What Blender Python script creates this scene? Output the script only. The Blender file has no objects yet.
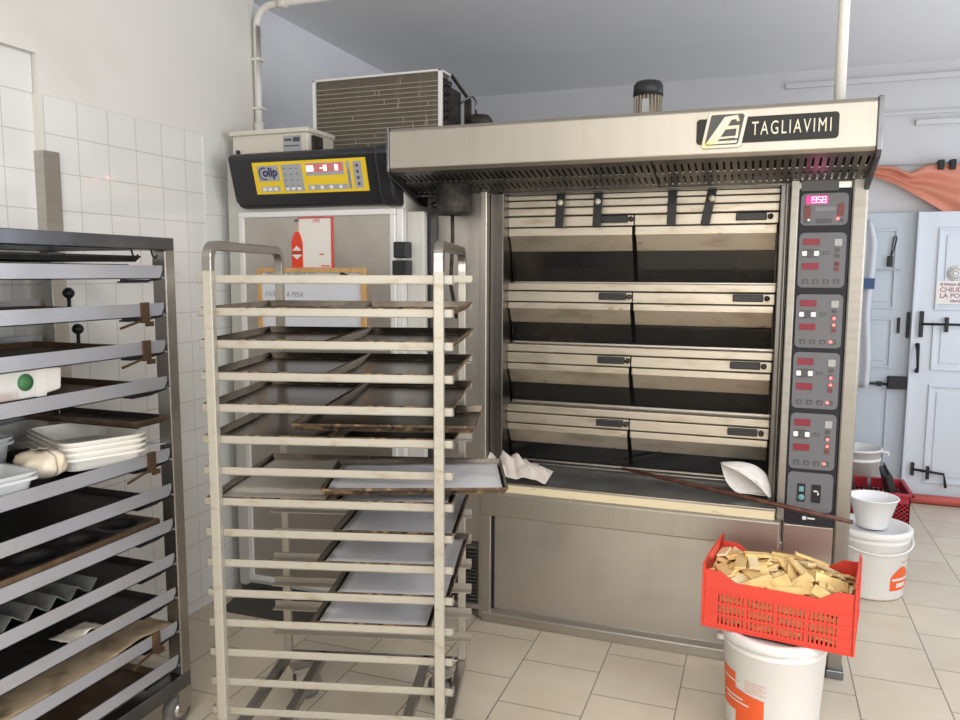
import bpy, bmesh, math, random
from mathutils import Vector, Matrix, noise as mnoise
R = math.radians
C = bpy.context.scene.collection
random.seed(7)

# ------------------------------------------------------------------ materials
def mat(name, col, rough=.5, metal=0., noise=None, bump=None, emit=None, estr=1., spec=.5, coat=0., trans=0., alpha=1., ior=1.45, sub=0.):
    m = bpy.data.materials.new(name); m.use_nodes = True
    nt = m.node_tree; N = nt.nodes; L = nt.links; b = N['Principled BSDF']
    b.inputs['Base Color'].default_value = (*col, 1); b.inputs['Roughness'].default_value = rough
    b.inputs['Metallic'].default_value = metal; b.inputs['Specular IOR Level'].default_value = spec
    b.inputs['Coat Weight'].default_value = coat; b.inputs['Transmission Weight'].default_value = trans
    b.inputs['Alpha'].default_value = alpha; b.inputs['IOR'].default_value = ior
    b.inputs['Subsurface Weight'].default_value = sub
    if emit: b.inputs['Emission Color'].default_value = (*emit, 1); b.inputs['Emission Strength'].default_value = estr
    if noise or bump: tc = N.new('ShaderNodeTexCoord')
    if noise:      # list of (colour, scale(xyz), detail, lo, hi)
        prev = None
        for (c2, sc, det, lo, hi) in noise:
            mp = N.new('ShaderNodeMapping'); mp.inputs['Scale'].default_value = sc if isinstance(sc, tuple) else (sc, sc, sc)
            L.new(tc.outputs['Object'], mp.inputs['Vector'])
            n = N.new('ShaderNodeTexNoise'); n.inputs['Scale'].default_value = 1; n.inputs['Detail'].default_value = det
            L.new(mp.outputs[0], n.inputs['Vector'])
            r = N.new('ShaderNodeMapRange'); r.inputs[1].default_value = lo; r.inputs[2].default_value = hi
            L.new(n.outputs['Fac'], r.inputs[0])
            mx = N.new('ShaderNodeMix'); mx.data_type = 'RGBA'
            L.new(r.outputs[0], mx.inputs[0])
            if prev: L.new(prev, mx.inputs[6])
            else: mx.inputs[6].default_value = (*col, 1)
            mx.inputs[7].default_value = (*c2, 1); prev = mx.outputs[2]
        L.new(prev, b.inputs['Base Color'])
    if bump:       # (scale, strength, dist)
        sc, st, di = bump
        mp = N.new('ShaderNodeMapping'); mp.inputs['Scale'].default_value = sc if isinstance(sc, tuple) else (sc, sc, sc)
        L.new(tc.outputs['Object'], mp.inputs['Vector'])
        n = N.new('ShaderNodeTexNoise'); n.inputs['Scale'].default_value = 1; n.inputs['Detail'].default_value = 3
        L.new(mp.outputs[0], n.inputs['Vector'])
        bp = N.new('ShaderNodeBump'); bp.inputs['Strength'].default_value = st; bp.inputs['Distance'].default_value = di
        L.new(n.outputs['Fac'], bp.inputs['Height']); L.new(bp.outputs[0], b.inputs['Normal'])
    return m

def tile_mat(name, col, col2, mortar, axes, w, h, off, mort, rough, offset=(0, 0), var=None, bump=.15):
    m = bpy.data.materials.new(name); m.use_nodes = True
    nt = m.node_tree; N = nt.nodes; L = nt.links; b = N['Principled BSDF']
    tc = N.new('ShaderNodeTexCoord'); sp = N.new('ShaderNodeSeparateXYZ'); cb = N.new('ShaderNodeCombineXYZ')
    L.new(tc.outputs['Object'], sp.inputs[0])
    for k, a in enumerate(axes):
        ad = N.new('ShaderNodeMath'); ad.operation = 'ADD'; ad.inputs[1].default_value = offset[k]
        L.new(sp.outputs[a], ad.inputs[0]); L.new(ad.outputs[0], cb.inputs[k])
    br = N.new('ShaderNodeTexBrick'); br.offset = off; br.squash = 1
    br.inputs['Scale'].default_value = 1; br.inputs['Brick Width'].default_value = w; br.inputs['Row Height'].default_value = h
    br.inputs['Mortar Size'].default_value = mort; br.inputs['Mortar Smooth'].default_value = .2; br.inputs['Bias'].default_value = 0
    br.inputs['Color1'].default_value = (*col, 1); br.inputs['Color2'].default_value = (*col2, 1); br.inputs['Mortar'].default_value = (*mortar, 1)
    L.new(cb.outputs[0], br.inputs['Vector'])
    src = br.outputs['Color']
    if var:
        n = N.new('ShaderNodeTexNoise'); n.inputs['Scale'].default_value = var[1]; n.inputs['Detail'].default_value = 6
        L.new(tc.outputs['Object'], n.inputs['Vector'])
        r = N.new('ShaderNodeMapRange'); r.inputs[1].default_value = .35; r.inputs[2].default_value = .7
        L.new(n.outputs['Fac'], r.inputs[0])
        mx = N.new('ShaderNodeMix'); mx.data_type = 'RGBA'; mx.blend_type = 'MULTIPLY'
        L.new(r.outputs[0], mx.inputs[0]); L.new(src, mx.inputs[6]); mx.inputs[7].default_value = (*var[0], 1); src = mx.outputs[2]
    L.new(src, b.inputs['Base Color']); b.inputs['Roughness'].default_value = rough
    bp = N.new('ShaderNodeBump'); bp.inputs['Strength'].default_value = bump; bp.inputs['Distance'].default_value = .002; bp.invert = True
    L.new(br.outputs['Fac'], bp.inputs['Height']); L.new(bp.outputs[0], b.inputs['Normal'])
    return m

M = {}
M['floor'] = tile_mat('floor_tiles', (.67, .60, .485), (.62, .555, .45), (.20, .17, .14), (1, 0), .336, .3185, .5, .0026, .32, (.228, .237), ((.93, .90, .86), 5))
M['tile'] = tile_mat('wall_tiles', (.76, .76, .735), (.74, .74, .72), (.56, .54, .50), (1, 2), .1465, .1365, 0, .0022, .03, (.021, -.0525), None, .25)
M['tile_far'] = tile_mat('wall_tiles_large', (.72, .725, .70), (.70, .71, .69), (.56, .54, .50), (1, 2), .21, .1795, 0, .0022, .2, (-.0, -.0755), None, .25)
M['plaster'] = mat('plaster', (.72, .705, .67), .85, noise=[((.64, .62, .575), 2.2, 5, .45, .75)], bump=(40, .12, .004))
M['plaster_cool'] = mat('plaster_cool', (.80, .81, .84), .85, noise=[((.74, .75, .785), 2.5, 4, .45, .75)], bump=(30, .1, .004))
M['backwall'] = mat('back_wall_paint', (.62, .62, .64), .8, noise=[((.55, .55, .57), 1.7, 5, .45, .8)], bump=(14, .1, .006))
M['ceiling'] = mat('ceiling_paint', (.84, .845, .865), .9, noise=[((.79, .795, .82), 1.2, 4, .4, .8)])
M['conduit'] = mat('white_conduit', (.72, .70, .65), .45)
def steel(name, col, rough, stain=(.42, .38, .33), s=(2, 2, 40), b=(1.5, 1.5, 220), bs=.06):
    return mat(name, col, rough, 1., noise=[(stain, s, 3, .5, .85)], bump=(b, bs, .001))
M['steel'] = steel('brushed_steel', (.48, .455, .415), .36)
M['steel_post'] = steel('post_steel', (.29, .275, .245), .46, (.24, .22, .19))
M['steel_h'] = steel('hood_steel', (.45, .42, .37), .42, (.41, .385, .335), (30, 2, 2), (160, 1.5, 1.5), .05)
M['steel_v'] = steel('stainless_panel', (.52, .49, .45), .40, (.36, .33, .30), (3, 3, 3), (180, 2, 2), .07)
M['steel_door'] = mat('oven_door_steel', (.50, .45, .37), .44, .9, noise=[((.34, .28, .20), (7, 7, 25), 5, .5, .8), ((.10, .06, .03), (22, 22, 70), 6, .66, .76)], bump=((2, 60, 60), .05, .001))
M['steel_dark'] = mat('dark_steel', (.20, .205, .22), .30, 1., noise=[((.12, .12, .13), 8, 3, .45, .8)])
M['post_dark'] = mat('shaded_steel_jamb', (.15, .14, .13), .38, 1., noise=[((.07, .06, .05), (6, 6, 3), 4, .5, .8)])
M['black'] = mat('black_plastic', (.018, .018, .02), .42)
M['black_gloss'] = mat('black_moulding', (.022, .022, .025), .28)
M['dirty_black'] = mat('sooty_metal', (.035, .03, .027), .6, .3, noise=[((.10, .085, .07), 30, 5, .5, .8)])
M['gap'] = mat('dark_gap', (.008, .007, .006), .7)
M['glass'] = mat('sooty_oven_glass', (.012, .012, .012), .09, 0, noise=[((.03, .022, .015), 5, 5, .5, .8)], spec=.6)
M['cream'] = mat('cream_edge', (.72, .63, .42), .5, noise=[((.25, .15, .07), (18, 40, 60), 6, .64, .74)])
M['tabletop'] = mat('worn_table_sheet', (.33, .34, .34), .38, .85, noise=[((.22, .22, .22), (5, 9, 5), 5, .45, .75)])
M['panel_grey'] = mat('keypad_grey', (.15, .15, .16), .6, spec=.25)
M['panel_black'] = mat('keypad_black', (.022, .022, .026), .6, spec=.25)
M['led_window'] = mat('red_led_window', (.17, .014, .025), .5, emit=(.55, .02, .05), estr=.08)
M['led_pink'] = mat('lit_led_window', (.5, .01, .12), .35, emit=(1., .02, .22), estr=.55)
M['led_white'] = mat('lit_led_digits', (.9, .5, .8), .35, emit=(1., .5, .75), estr=1.3)
M['led_red'] = mat('lit_red_dot', (.8, .1, .1), .35, emit=(1., .07, .06), estr=5)
M['led_redw'] = mat('lit_red_digits', (.9, .4, .4), .35, emit=(1., .36, .32), estr=5)
M['key_white'] = mat('white_key', (.75, .75, .73), .5)
M['key_dark'] = mat('dark_key', (.07, .07, .075), .5)
M['key_red'] = mat('red_key_arrow', (.16, .035, .03), .5)
M['silver'] = mat('silver_lettering', (.62, .59, .50), .45, .3, noise=[((.75, .62, .30), 25, 2, .55, .7)])
M['badge'] = mat('badge_grey', (.04, .04, .037), .7, spec=.25)
M['badge_mid'] = mat('badge_hatched_grey', (.10, .10, .095), .65, spec=.3)
M['enamel'] = mat('white_enamel', (.62, .61, .57), .4, noise=[((.52, .50, .46), 3, 4, .5, .8)])
M['cream_box'] = mat('cream_enclosure', (.64, .61, .53), .45, noise=[((.5, .46, .38), 6, 4, .55, .8)])
M['alu_white'] = mat('white_aluminium', (.74, .735, .72), .35, .2)
M['fins'] = mat('dusty_condenser_fins', (.12, .105, .08), .65, .4, noise=[((.17, .15, .115), (40, 40, 4), 3, .5, .75), ((.60, .57, .5), (60, 60, 9), 2, .72, .78)])
M['finline'] = mat('condenser_tube_line', (.46, .43, .36), .5, .5)
M['yellow'] = mat('yellow_keypad', (.80, .56, .03), .45)
M['kp_grey'] = mat('keypad_light_grey', (.36, .37, .39), .5)
M['kp_pink'] = mat('keypad_display_strip', (.42, .18, .18), .45, emit=(1, .1, .1), estr=.12)
M['kp_dark'] = mat('keypad_print', (.06, .06, .08), .5)
M['bottle_red'] = mat('printed_orange_bottle', (.68, .055, .02), .35)
M['bottle_cap'] = mat('printed_bottle_neck', (.50, .36, .30), .4)
M['sign_white'] = mat('sign_white', (.74, .71, .66), .4)
M['sign_red'] = mat('sign_red', (.62, .06, .05), .45)
M['board'] = mat('whiteboard', (.66, .68, .74), .25)
M['pine'] = mat('pine_frame', (.58, .36, .15), .5, noise=[((.46, .26, .10), (40, 8, 8), 3, .45, .7)])
M['ink'] = mat('marker_ink', (.10, .10, .13), .6)
M['rail'] = mat('rack_aluminium', (.43, .405, .345), .45, .35, noise=[((.33, .26, .18), (16, 16, 40), 5, .58, .8)])
M['rail_back'] = mat('rack_post_aluminium', (.42, .39, .34), .40, .7, noise=[((.45, .39, .31), (25, 25, 6), 4, .5, .8)])
M['handle_steel'] = mat('rack_handle_steel', (.36, .34, .32), .30, 1.)
M['tray'] = mat('blackened_tray', (.20, .175, .15), .24, .85, noise=[((.10, .08, .065), 9, 5, .45, .75), ((.16, .10, .055), 30, 5, .62, .78)])
M['tray_rim'] = mat('scorched_tray_rim', (.10, .065, .04), .5, .3, noise=[((.38, .25, .12), (35, 35, 35), 5, .5, .68), ((.02, .014, .01), (50, 50, 50), 4, .55, .66)])
M['tray_matt'] = mat('matt_black_tray', (.022, .021, .02), .55, .2, noise=[((.045, .04, .036), 14, 4, .5, .8)])
M['tray_brown'] = mat('browned_tray', (.10, .062, .036), .5, .4, noise=[((.20, .13, .075), 10, 5, .5, .75)])
M['paper'] = mat('silicone_paper', (.74, .74, .77), .7, noise=[((.64, .64, .69), 7, 5, .45, .8)], bump=(12, .15, .004))
M['paper_warm'] = mat('floury_paper', (.66, .61, .53), .75, noise=[((.54, .48, .40), 8, 5, .5, .8)], bump=(14, .15, .004))
M['rackL'] = mat('shelf_edge_aluminium', (.47, .48, .53), .38, .55, noise=[((.48, .46, .44), (6, 6, 20), 5, .5, .8)])
M['tub'] = mat('white_tub_plastic', (.80, .78, .72), .35, sub=.0)
M['tub_clear'] = mat('milky_plastic', (.72, .75, .76), .3, trans=.25)
M['bag_paper'] = mat('cream_paper_bag', (.72, .63, .48), .7, noise=[((.80, .76, .70), 15, 3, .5, .7)], bump=(25, .3, .006))
M['carton'] = mat('white_carton', (.66, .65, .62), .55, noise=[((.50, .42, .38), 14, 3, .52, .66)])
M['green'] = mat('green_print', (.06, .19, .07), .5)
M['bucket'] = mat('white_bucket', (.80, .79, .77), .38)
M['bowl'] = mat('translucent_bowl', (.86, .86, .88), .25, trans=.0)
M['orange'] = mat('orange_label', (.82, .12, .03), .45)
M['crate'] = mat('red_crate', (.70, .065, .04), .42)
M['crate_dark'] = mat('dark_red_basket', (.40, .02, .035), .4)
M['biscuit'] = mat('pale_wafer', (.78, .56, .25), .7, noise=[((.64, .40, .14), 30, 4, .5, .75)])
M['biscuit2'] = mat('cream_wafer', (.80, .66, .42), .7, noise=[((.74, .52, .26), 30, 4, .5, .75)])
M['cloth'] = mat('flour_sack_cloth', (.66, .60, .54), .9, bump=(90, .2, .003))
M['mitt'] = mat('white_cotton', (.72, .69, .66), .9, noise=[((.55, .50, .46), 12, 4, .55, .75)], bump=(80, .2, .003))
M['rodwood'] = mat('dark_red_wood', (.075, .022, .014), .45, noise=[((.13, .05, .03), (30, 30, 4), 4, .45, .7)])
M['doorpaint'] = mat('blue_white_door', (.50, .55, .61), .5)  # same blue-white door paint, darkened for the shade on the recessed left leaf
M['doorpaint2'] = mat('white_door', (.62, .66, .72), .5)
M['iron'] = mat('black_iron', (.02, .02, .025), .5, .3)
M['sheet'] = mat('orange_translucent_sheet', (.80, .33, .22), .5, trans=.15, alpha=.8)
M['hose'] = mat('red_pipe', (.50, .10, .08), .5)
M['navy'] = mat('blue_pocket', (.06, .11, .22), .8)
M['apron'] = mat('white_apron', (.60, .62, .68), .9)
M['rubber'] = mat('grey_caster', (.12, .12, .115), .5, noise=[((.22, .21, .19), 30, 3, .5, .7)])
M['ramp'] = mat('floor_ramp_steel', (.11, .105, .10), .45, .8)
M['chrome'] = mat('chrome', (.75, .74, .72), .15, 1.)
M['glasspane'] = mat('window_glass', (.9, .95, 1), .02, trans=1.)

# ------------------------------------------------------------------ mesh builder
class MB:
    def __init__(s, off=(0, 0, 0)):
        s.v = []; s.f = []; s.m = []; s.sm = []; s.o = Vector(off); s.cm = 0
    def add(s, vs, fs, sm=False):
        b = len(s.v); s.v += [Vector(v) - s.o for v in vs]
        s.f += [tuple(i + b for i in f) for f in fs]; s.m += [s.cm] * len(fs); s.sm += [sm] * len(fs); return s
    def box(s, x0, x1, y0, y1, z0, z1, rot=None, piv=None):
        vs = [Vector((x, y, z)) for z in (z0, z1) for y in (y0, y1) for x in (x0, x1)]
        if rot is not None:
            p = Vector(piv if piv else ((x0 + x1) / 2, (y0 + y1) / 2, (z0 + z1) / 2)); vs = [rot @ (v - p) + p for v in vs]
        return s.add(vs, [(0, 2, 3, 1), (4, 5, 7, 6), (0, 1, 5, 4), (2, 6, 7, 3), (0, 4, 6, 2), (1, 3, 7, 5)])
    def prism(s, pts, axis, a, b):      # pts: 2d polygon; axis 0: (y,z) extruded along x ...
        def P(p, t): return {0: (t, p[0], p[1]), 1: (p[0], t, p[1]), 2: (p[0], p[1], t)}[axis]
        n = len(pts); vs = [P(p, a) for p in pts] + [P(p, b) for p in pts]
        fs = [tuple(range(n - 1, -1, -1)), tuple(range(n, 2 * n))] + [(i, (i + 1) % n, (i + 1) % n + n, i + n) for i in range(n)]
        return s.add(vs, fs)
    def bar(s, p, q, w, h, up=(0, 0, 1)):
        p = Vector(p); q = Vector(q); d = (q - p).normalized(); u = Vector(up)
        a = d.cross(u).normalized() * (w / 2); b = a.cross(d).normalized() * (h / 2)
        vs = [e + sx * a + sy * b for e in (p, q) for sx, sy in ((-1, -1), (1, -1), (1, 1), (-1, 1))]
        return s.add(vs, [(3, 2, 1, 0), (4, 5, 6, 7)] + [(i, (i + 1) % 4, (i + 1) % 4 + 4, i + 4) for i in range(4)])
    def tube(s, pts, r, n=10, caps=True):
        pts = [Vector(p) for p in pts]; rs = r if isinstance(r, (list, tuple)) else [r] * len(pts)
        vs = []; fs = []; prev = None
        for i, p in enumerate(pts):
            d = ((pts[i + 1] - p) if i == 0 else (p - pts[i - 1]) if i == len(pts) - 1 else (pts[i + 1] - pts[i - 1])).normalized()
            if prev is None:
                a = d.orthogonal().normalized()
            else:
                a = (prev - d * prev.dot(d)).normalized()
            prev = a; b = d.cross(a)
            vs += [p + (a * math.cos(t) + b * math.sin(t)) * rs[i] for t in (2 * math.pi * k / n for k in range(n))]
        for i in range(len(pts) - 1):
            fs += [(i * n + k, i * n + (k + 1) % n, (i + 1) * n + (k + 1) % n, (i + 1) * n + k) for k in range(n)]
        s.add(vs, fs, True)
        if caps:
            b = len(s.v) - len(vs)
            s.f += [tuple(b + k for k in range(n - 1, -1, -1)), tuple(b + (len(pts) - 1) * n + k for k in range(n))]; s.m += [s.cm] * 2; s.sm += [False] * 2
        return s
    def lathe(s, prof, c=(0, 0, 0), n=40, axis='z', closed=False):
        vs = []; c = Vector(c)
        for (r, z) in prof:
            for k in range(n):
                t = 2 * math.pi * k / n; v = Vector((r * math.cos(t), r * math.sin(t), z))
                if axis == 'y': v = Vector((v.x, v.z, v.y))
                if axis == 'x': v = Vector((v.z, v.x, v.y))
                vs.append(c + v)
        m = len(prof); fs = []
        for i in range(m if closed else m - 1):
            j = (i + 1) % m
            fs += [(i * n + k, i * n + (k + 1) % n, j * n + (k + 1) % n, j * n + k) for k in range(n)]
        return s.add(vs, fs, True)
    def grid(s, fn, nu, nv, sm=True):
        vs = [fn(i / nu, j / nv) for j in range(nv + 1) for i in range(nu + 1)]
        fs = [(j * (nu + 1) + i, j * (nu + 1) + i + 1, (j + 1) * (nu + 1) + i + 1, (j + 1) * (nu + 1) + i) for j in range(nv) for i in range(nu)]
        return s.add(vs, fs, sm)

def link(name, mb, mats, parent=None, bev=0, solid=0, sub=0, loc=None, rot=None, fix=True):
    me = bpy.data.meshes.new(name); me.from_pydata([tuple(v) for v in mb.v], [], mb.f)
    for i, p in enumerate(me.polygons): p.material_index = mb.m[i]; p.use_smooth = mb.sm[i]
    if not isinstance(mats, (list, tuple)): mats = [mats]
    for m in mats: me.materials.append(m)
    if fix:
        bm = bmesh.new(); bm.from_mesh(me); bmesh.ops.recalc_face_normals(bm, faces=bm.faces); bm.to_mesh(me); bm.free()
    o = bpy.data.objects.new(name, me); C.objects.link(o)
    if parent: o.parent = parent
    if loc: o.location = loc
    if rot: o.rotation_euler = rot
    if solid:
        md = o.modifiers.new('solid', 'SOLIDIFY'); md.thickness = solid; md.offset = 0
    if sub:
        md = o.modifiers.new('sub', 'SUBSURF'); md.levels = sub; md.render_levels = sub
    if bev:
        md = o.modifiers.new('bevel', 'BEVEL'); md.width = bev; md.segments = 2; md.limit_method = 'ANGLE'; md.angle_limit = R(40)
        md.harden_normals = False
    return o
def tag(o, label, cat, group=None):
    o['label'] = label; o['category'] = cat
    if group: o['group'] = group
    return o
def thing(name, label, cat, loc=(0, 0, 0), rz=0, group=None):
    o = bpy.data.objects.new(name, None); C.objects.link(o); o.empty_display_size = .1
    o.location = loc; o.rotation_euler = (0, 0, rz); return tag(o, label, cat, group)
def struct(name, mb, mats, parent=None, **k):
    o = link(name, mb, mats, parent, **k)
    if not parent: o['kind'] = 'structure'
    return o
def copy_tree(o, parent=None):
    c = o.copy(); C.objects.link(c)
    if parent: c.parent = parent
    for ch in list(o.children): copy_tree(ch, c)
    return c
def text_mb(body, size, mtx, ext=.001, bold=0., sx=1., align='LEFT', shear=0., space=1.):
    cu = bpy.data.curves.new('t', 'FONT'); cu.body = body; cu.size = size; cu.extrude = ext; cu.offset = bold; cu.align_x = align
    cu.resolution_u = 3; cu.shear = shear; cu.space_character = space
    o = bpy.data.objects.new('t', cu); C.objects.link(o)
    bpy.context.view_layer.update()
    me = bpy.data.meshes.new_from_object(o.evaluated_get(bpy.context.evaluated_depsgraph_get()))
    vs = [mtx @ Vector((v.co.x * sx, v.co.y, v.co.z)) for v in me.vertices]; fs = [tuple(p.vertices) for p in me.polygons]
    bpy.data.objects.remove(o); bpy.data.curves.remove(cu); bpy.data.meshes.remove(me)
    return vs, fs
FRONT = Matrix.Rotation(R(90), 4, 'X')      # text facing -y
def T(x, y, z): return Matrix.Translation((x, y, z))
SEG = {'0': 'abcdef', '1': 'bc', '2': 'abged', '3': 'abgcd', '4': 'fgbc', '5': 'afgcd', '6': 'afgedc', '7': 'abc', '8': 'abcdefg', '9': 'abcdfg', '-': 'g', ' ': ''}
def digits(mb, txt, mtx, h, pitch, t):
    w = h * .55
    for i, ch in enumerate(txt):
        for sgm in SEG[ch]:
            x0, z0, x1, z1 = {'a': (0, h, w, h), 'b': (w, h / 2, w, h), 'c': (w, 0, w, h / 2), 'd': (0, 0, w, 0), 'e': (0, 0, 0, h / 2), 'f': (0, h / 2, 0, h), 'g': (0, h / 2, w, h / 2)}[sgm]
            q = MB().box(x0 - t / 2, x1 + t / 2, -.0006, .0006, z0 - t / 2, z1 + t / 2)
            mb.add([mtx @ (v + Vector((i * pitch, 0, 0))) for v in q.v], q.f)
    return mb
def rrect(x0, x1, z0, z1, r, n=5):
    pts = []
    for cx, cz, a0 in ((x1 - r, z1 - r, 0), (x0 + r, z1 - r, 90), (x0 + r, z0 + r, 180), (x1 - r, z0 + r, 270)):
        pts += [(cx + r * math.cos(R(a0 + 90 * k / n)), cz + r * math.sin(R(a0 + 90 * k / n))) for k in range(n + 1)]
    return pts

def ring_frame(q, x0, x1, y0, y1, z0, z1, t): return q.box(x0, x0 + t, y0, y1, z0 + t, z1 - t).box(x1 - t, x1, y0, y1, z0 + t, z1 - t).box(x0, x1, y0, y1, z0, z0 + t).box(x0, x1, y0, y1, z1 - t, z1)

# ------------------------------------------------------------------ the room
ZC = 3.05; YB = 6.22
struct('floor', MB().box(-3.4, 3.2, -3.2, 6.6, -.08, 0), M['floor'])
struct('ceiling', MB().box(-3.4, 3.2, -3.2, 6.6, ZC, ZC + .08), M['ceiling'])
w = MB(); w.cm = 0; w.box(-2.75, -2.472, 2.165, 3.46, 0, ZC).box(-2.75, -2.500, -3.2, 2.165, 0, 2.376).box(-2.75, -2.472, -3.2, 2.165, 2.376, ZC)
w.cm = 1; w.box(-2.476, -2.466, 2.170, 3.03, 0, 2.236).box(-2.504, -2.494, -3.2, 2.160, 0, 2.376)
w.cm = 2; w.box(-2.476, -2.460, 3.03, 3.25, 0, 2.225)
struct('wall_left', w, [M['plaster'], M['tile'], M['tile_far']])
struct('wall_alcove', MB().box(-2.85, -2.65, 3.46, 6.6, 0, ZC), M['plaster_cool'])
struct('trim_1', MB().box(-2.500, -2.463, 2.155, 2.169, 0, 2.236), M['conduit'])
struct('wall_back', MB().box(-2.85, 3.2, YB, YB + .2, 0, ZC), M['backwall'])
w = MB()
wy0, wy1, wz0, wz1 = 3.75, 5.75, .9, 2.5
w.box(2.6, 2.8, -3.2, -.3, 0, ZC).box(2.6, 2.8, 2.1, wy0, 0, ZC).box(2.6, 2.8, -.3, 2.1, 0, 1.0).box(2.6, 2.8, -.3, 2.1, 2.5, ZC).box(2.6, 2.8, wy1, 6.6, 0, ZC).box(2.6, 2.8, wy0, wy1, 0, wz0).box(2.6, 2.8, wy0, wy1, wz1, ZC)
struct('wall_right', w, M['backwall'])
w = MB(); fx0, fx1, fz0, fz1 = -.7, 1.9, .95, 2.55
w.box(-3.4, fx0, -2.6, -2.4, 0, ZC).box(fx1, 3.2, -2.6, -2.4, 0, ZC).box(fx0, fx1, -2.6, -2.4, 0, fz0).box(fx0, fx1, -2.6, -2.4, fz1, ZC)
struct('wall_front', w, M['backwall'])
for nm, x0, x1, y0, y1, z0, z1 in (('window_1', 2.66, 2.70, wy0, wy1, wz0, wz1), ('window_3', 2.66, 2.70, -.3, 2.1, 1.0, 2.5)):
    w = MB(); t = .06
    w.box(x0, x1, y0, y0 + t, z0 + t, z1 - t).box(x0, x1, y1 - t, y1, z0 + t, z1 - t).box(x0, x1, y0, y1, z0, z0 + t).box(x0, x1, y0, y1, z1 - t, z1).box(x0, x1, (y0 + y1) / 2 - .03, (y0 + y1) / 2 + .03, z0 + t, z1 - t)
    struct(nm, w, M['doorpaint2'])
w = MB(); t = .06
ring_frame(w, fx0, fx1, -2.52, -2.48, fz0, fz1, t).box(.57, .63, -2.52, -2.48, fz0 + t, fz1 - t)
struct('window_2', w, M['doorpaint2'])
# beam line and surface conduit along the back wall
struct('trim_2', MB().box(.1, 3.0, YB - .03, YB, 2.93, 2.965), M['backwall'])
struct('trim_3', MB().box(-2.6, 3.0, YB - .022, YB, 2.70, 2.722).box(-.2, .06, YB - .035, YB, 2.74, 2.78).box(.95, 1.6, YB - .03, YB, 2.625, 2.66), M['backwall'])

# wall pipes
def arc(c, r, a0, a1, u, v, n=8):
    return [Vector(c) + Vector(u) * r * math.cos(R(a0 + (a1 - a0) * k / n)) + Vector(v) * r * math.sin(R(a0 + (a1 - a0) * k / n)) for k in range(n + 1)]
px, py = -2.445, 3.44
t = thing('cable_conduit', 'white conduit pipe rising up the wall corner from the cream box, bending overhead', 'pipe', (px, py, 2.27))
m = MB((px, py, 2.27)); m.tube([(px, py, 2.262), (px, py, 2.825)] + arc((px + .1, py, 2.825), .1, 180, 90, (1, 0, 0), (0, 0, 1)) + [(px + 1.3, py, 2.925)], .0185, 14)
link('pipe', m, M['conduit'], t)
m = MB((px, py, 2.27)); m.tube([(px, py, 2.262), (px, py, 2.36)], .025, 14); link('coupling', m, M['conduit'], t)
for z in (2.42, 2.66):
    m = MB((px, py, 2.27)); m.box(px - .028, px + .028, py - .024, py + .03, z, z + .014); link('clip', m, M['conduit'], t, bev=.003)
for x in (px + .13, px + .70):
    m = MB((px, py, 2.27)); m.tube([(x, py, 2.925), (x + .05, py, 2.925)], .0225, 14); link('clip', m, M['conduit'], t)
hx, hy = .232, 3.14
t = tag(link('duct_pipe', MB((hx, hy, 2.19)).tube([(hx, hy, 2.185), (hx, hy, ZC)], .0195, 16), M['conduit']), 'white vertical pipe running from the top of the hood up to the ceiling', 'pipe'); t.location = (hx, hy, 2.19)

# corner guard behind the left rack
gx, gy = -2.455, 2.150
m = MB((gx, gy, .3)); m.prism([(gx - .042, gy), (gx + .006, gy), (gx + .006, gy + .07), (gx + .002, gy + .07), (gx + .002, gy + .004), (gx - .042, gy + .004)], 2, .3, 2.035)
o = tag(link('corner_guard', m, M['steel']), 'narrow steel corner guard on the tiled wall corner above the left rack', 'corner guard'); o.location = (gx, gy, .3)

# ------------------------------------------------------------------ far doors
DZ = .035
def door_leaf(name, x0, x1, yf, m, panels):
    o = (x0, yf, DZ)
    b = MB(o); b.box(x0, x1, yf, yf + .04, DZ, 2.03)
    d = struct(name, b, m, bev=.003); d.location = o
    for (a, c, z0, z1) in panels:
        q = MB(o); t = .018
        ring_frame(q, a, c, yf - .012, yf, z0, z1, t)
        q.box(a + .05, c - .05, yf - .006, yf, z0 + .05, z1 - .05)
        p = link('panel', q, m, d, bev=.004)
    return d
yl = YB - .06; yr = YB - .10
d1 = door_leaf('door_1', .34, 1.02, yl, M['doorpaint'], [(.42, .88, 1.36, 1.92), (.42, .88, .94, 1.30), (.42, .88, .14, .86)])
d2 = door_leaf('door_2', .985, 1.80, yr, M['doorpaint2'], [(1.12, 1.68, 1.36, 1.92), (1.12, 1.68, .94, 1.28), (1.12, 1.68, .14, .84)])
def dpart(name, d, build, m, **k):
    q = MB(tuple(d.location)); build(q); return link(name, q, m, d, **k)
dpart('bolt_plate', d1, lambda q: q.box(.905, .922, yl - .02, yl, 1.19, 1.30).box(.962, .980, yl - .025, yl, 1.16, 1.34), M['iron'], bev=.003)
dpart('lock_box', d1, lambda q: q.box(.862, .984, yl - .05, yl, .795, .885), M['iron'], bev=.005)
dpart('latch_rod', d1, lambda q: q.tube([(.50, yl - .02, .83), (.87, yl - .02, .825)], .008, 8).box(.80, .83, yl - .03, yl, .81, .84), M['iron'])
dpart('bolt', d2, lambda q: q.tube([(1.04, yr - .025, 1.262), (1.60, yr - .025, 1.262)], .008, 8).box(1.035, 1.058, yr - .03, yr, 1.17, 1.35).box(1.19, 1.21, yr - .03, yr, 1.21, 1.31), M['iron'])
dpart('pull_handle', d2, lambda q: q.tube([(1.035, yr - .02, .93), (1.035, yr - .055, .96), (1.03, yr - .055, 1.08), (1.03, yr - .02, 1.12)], [.016, .009, .012, .016], 10), M['iron'])
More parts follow.
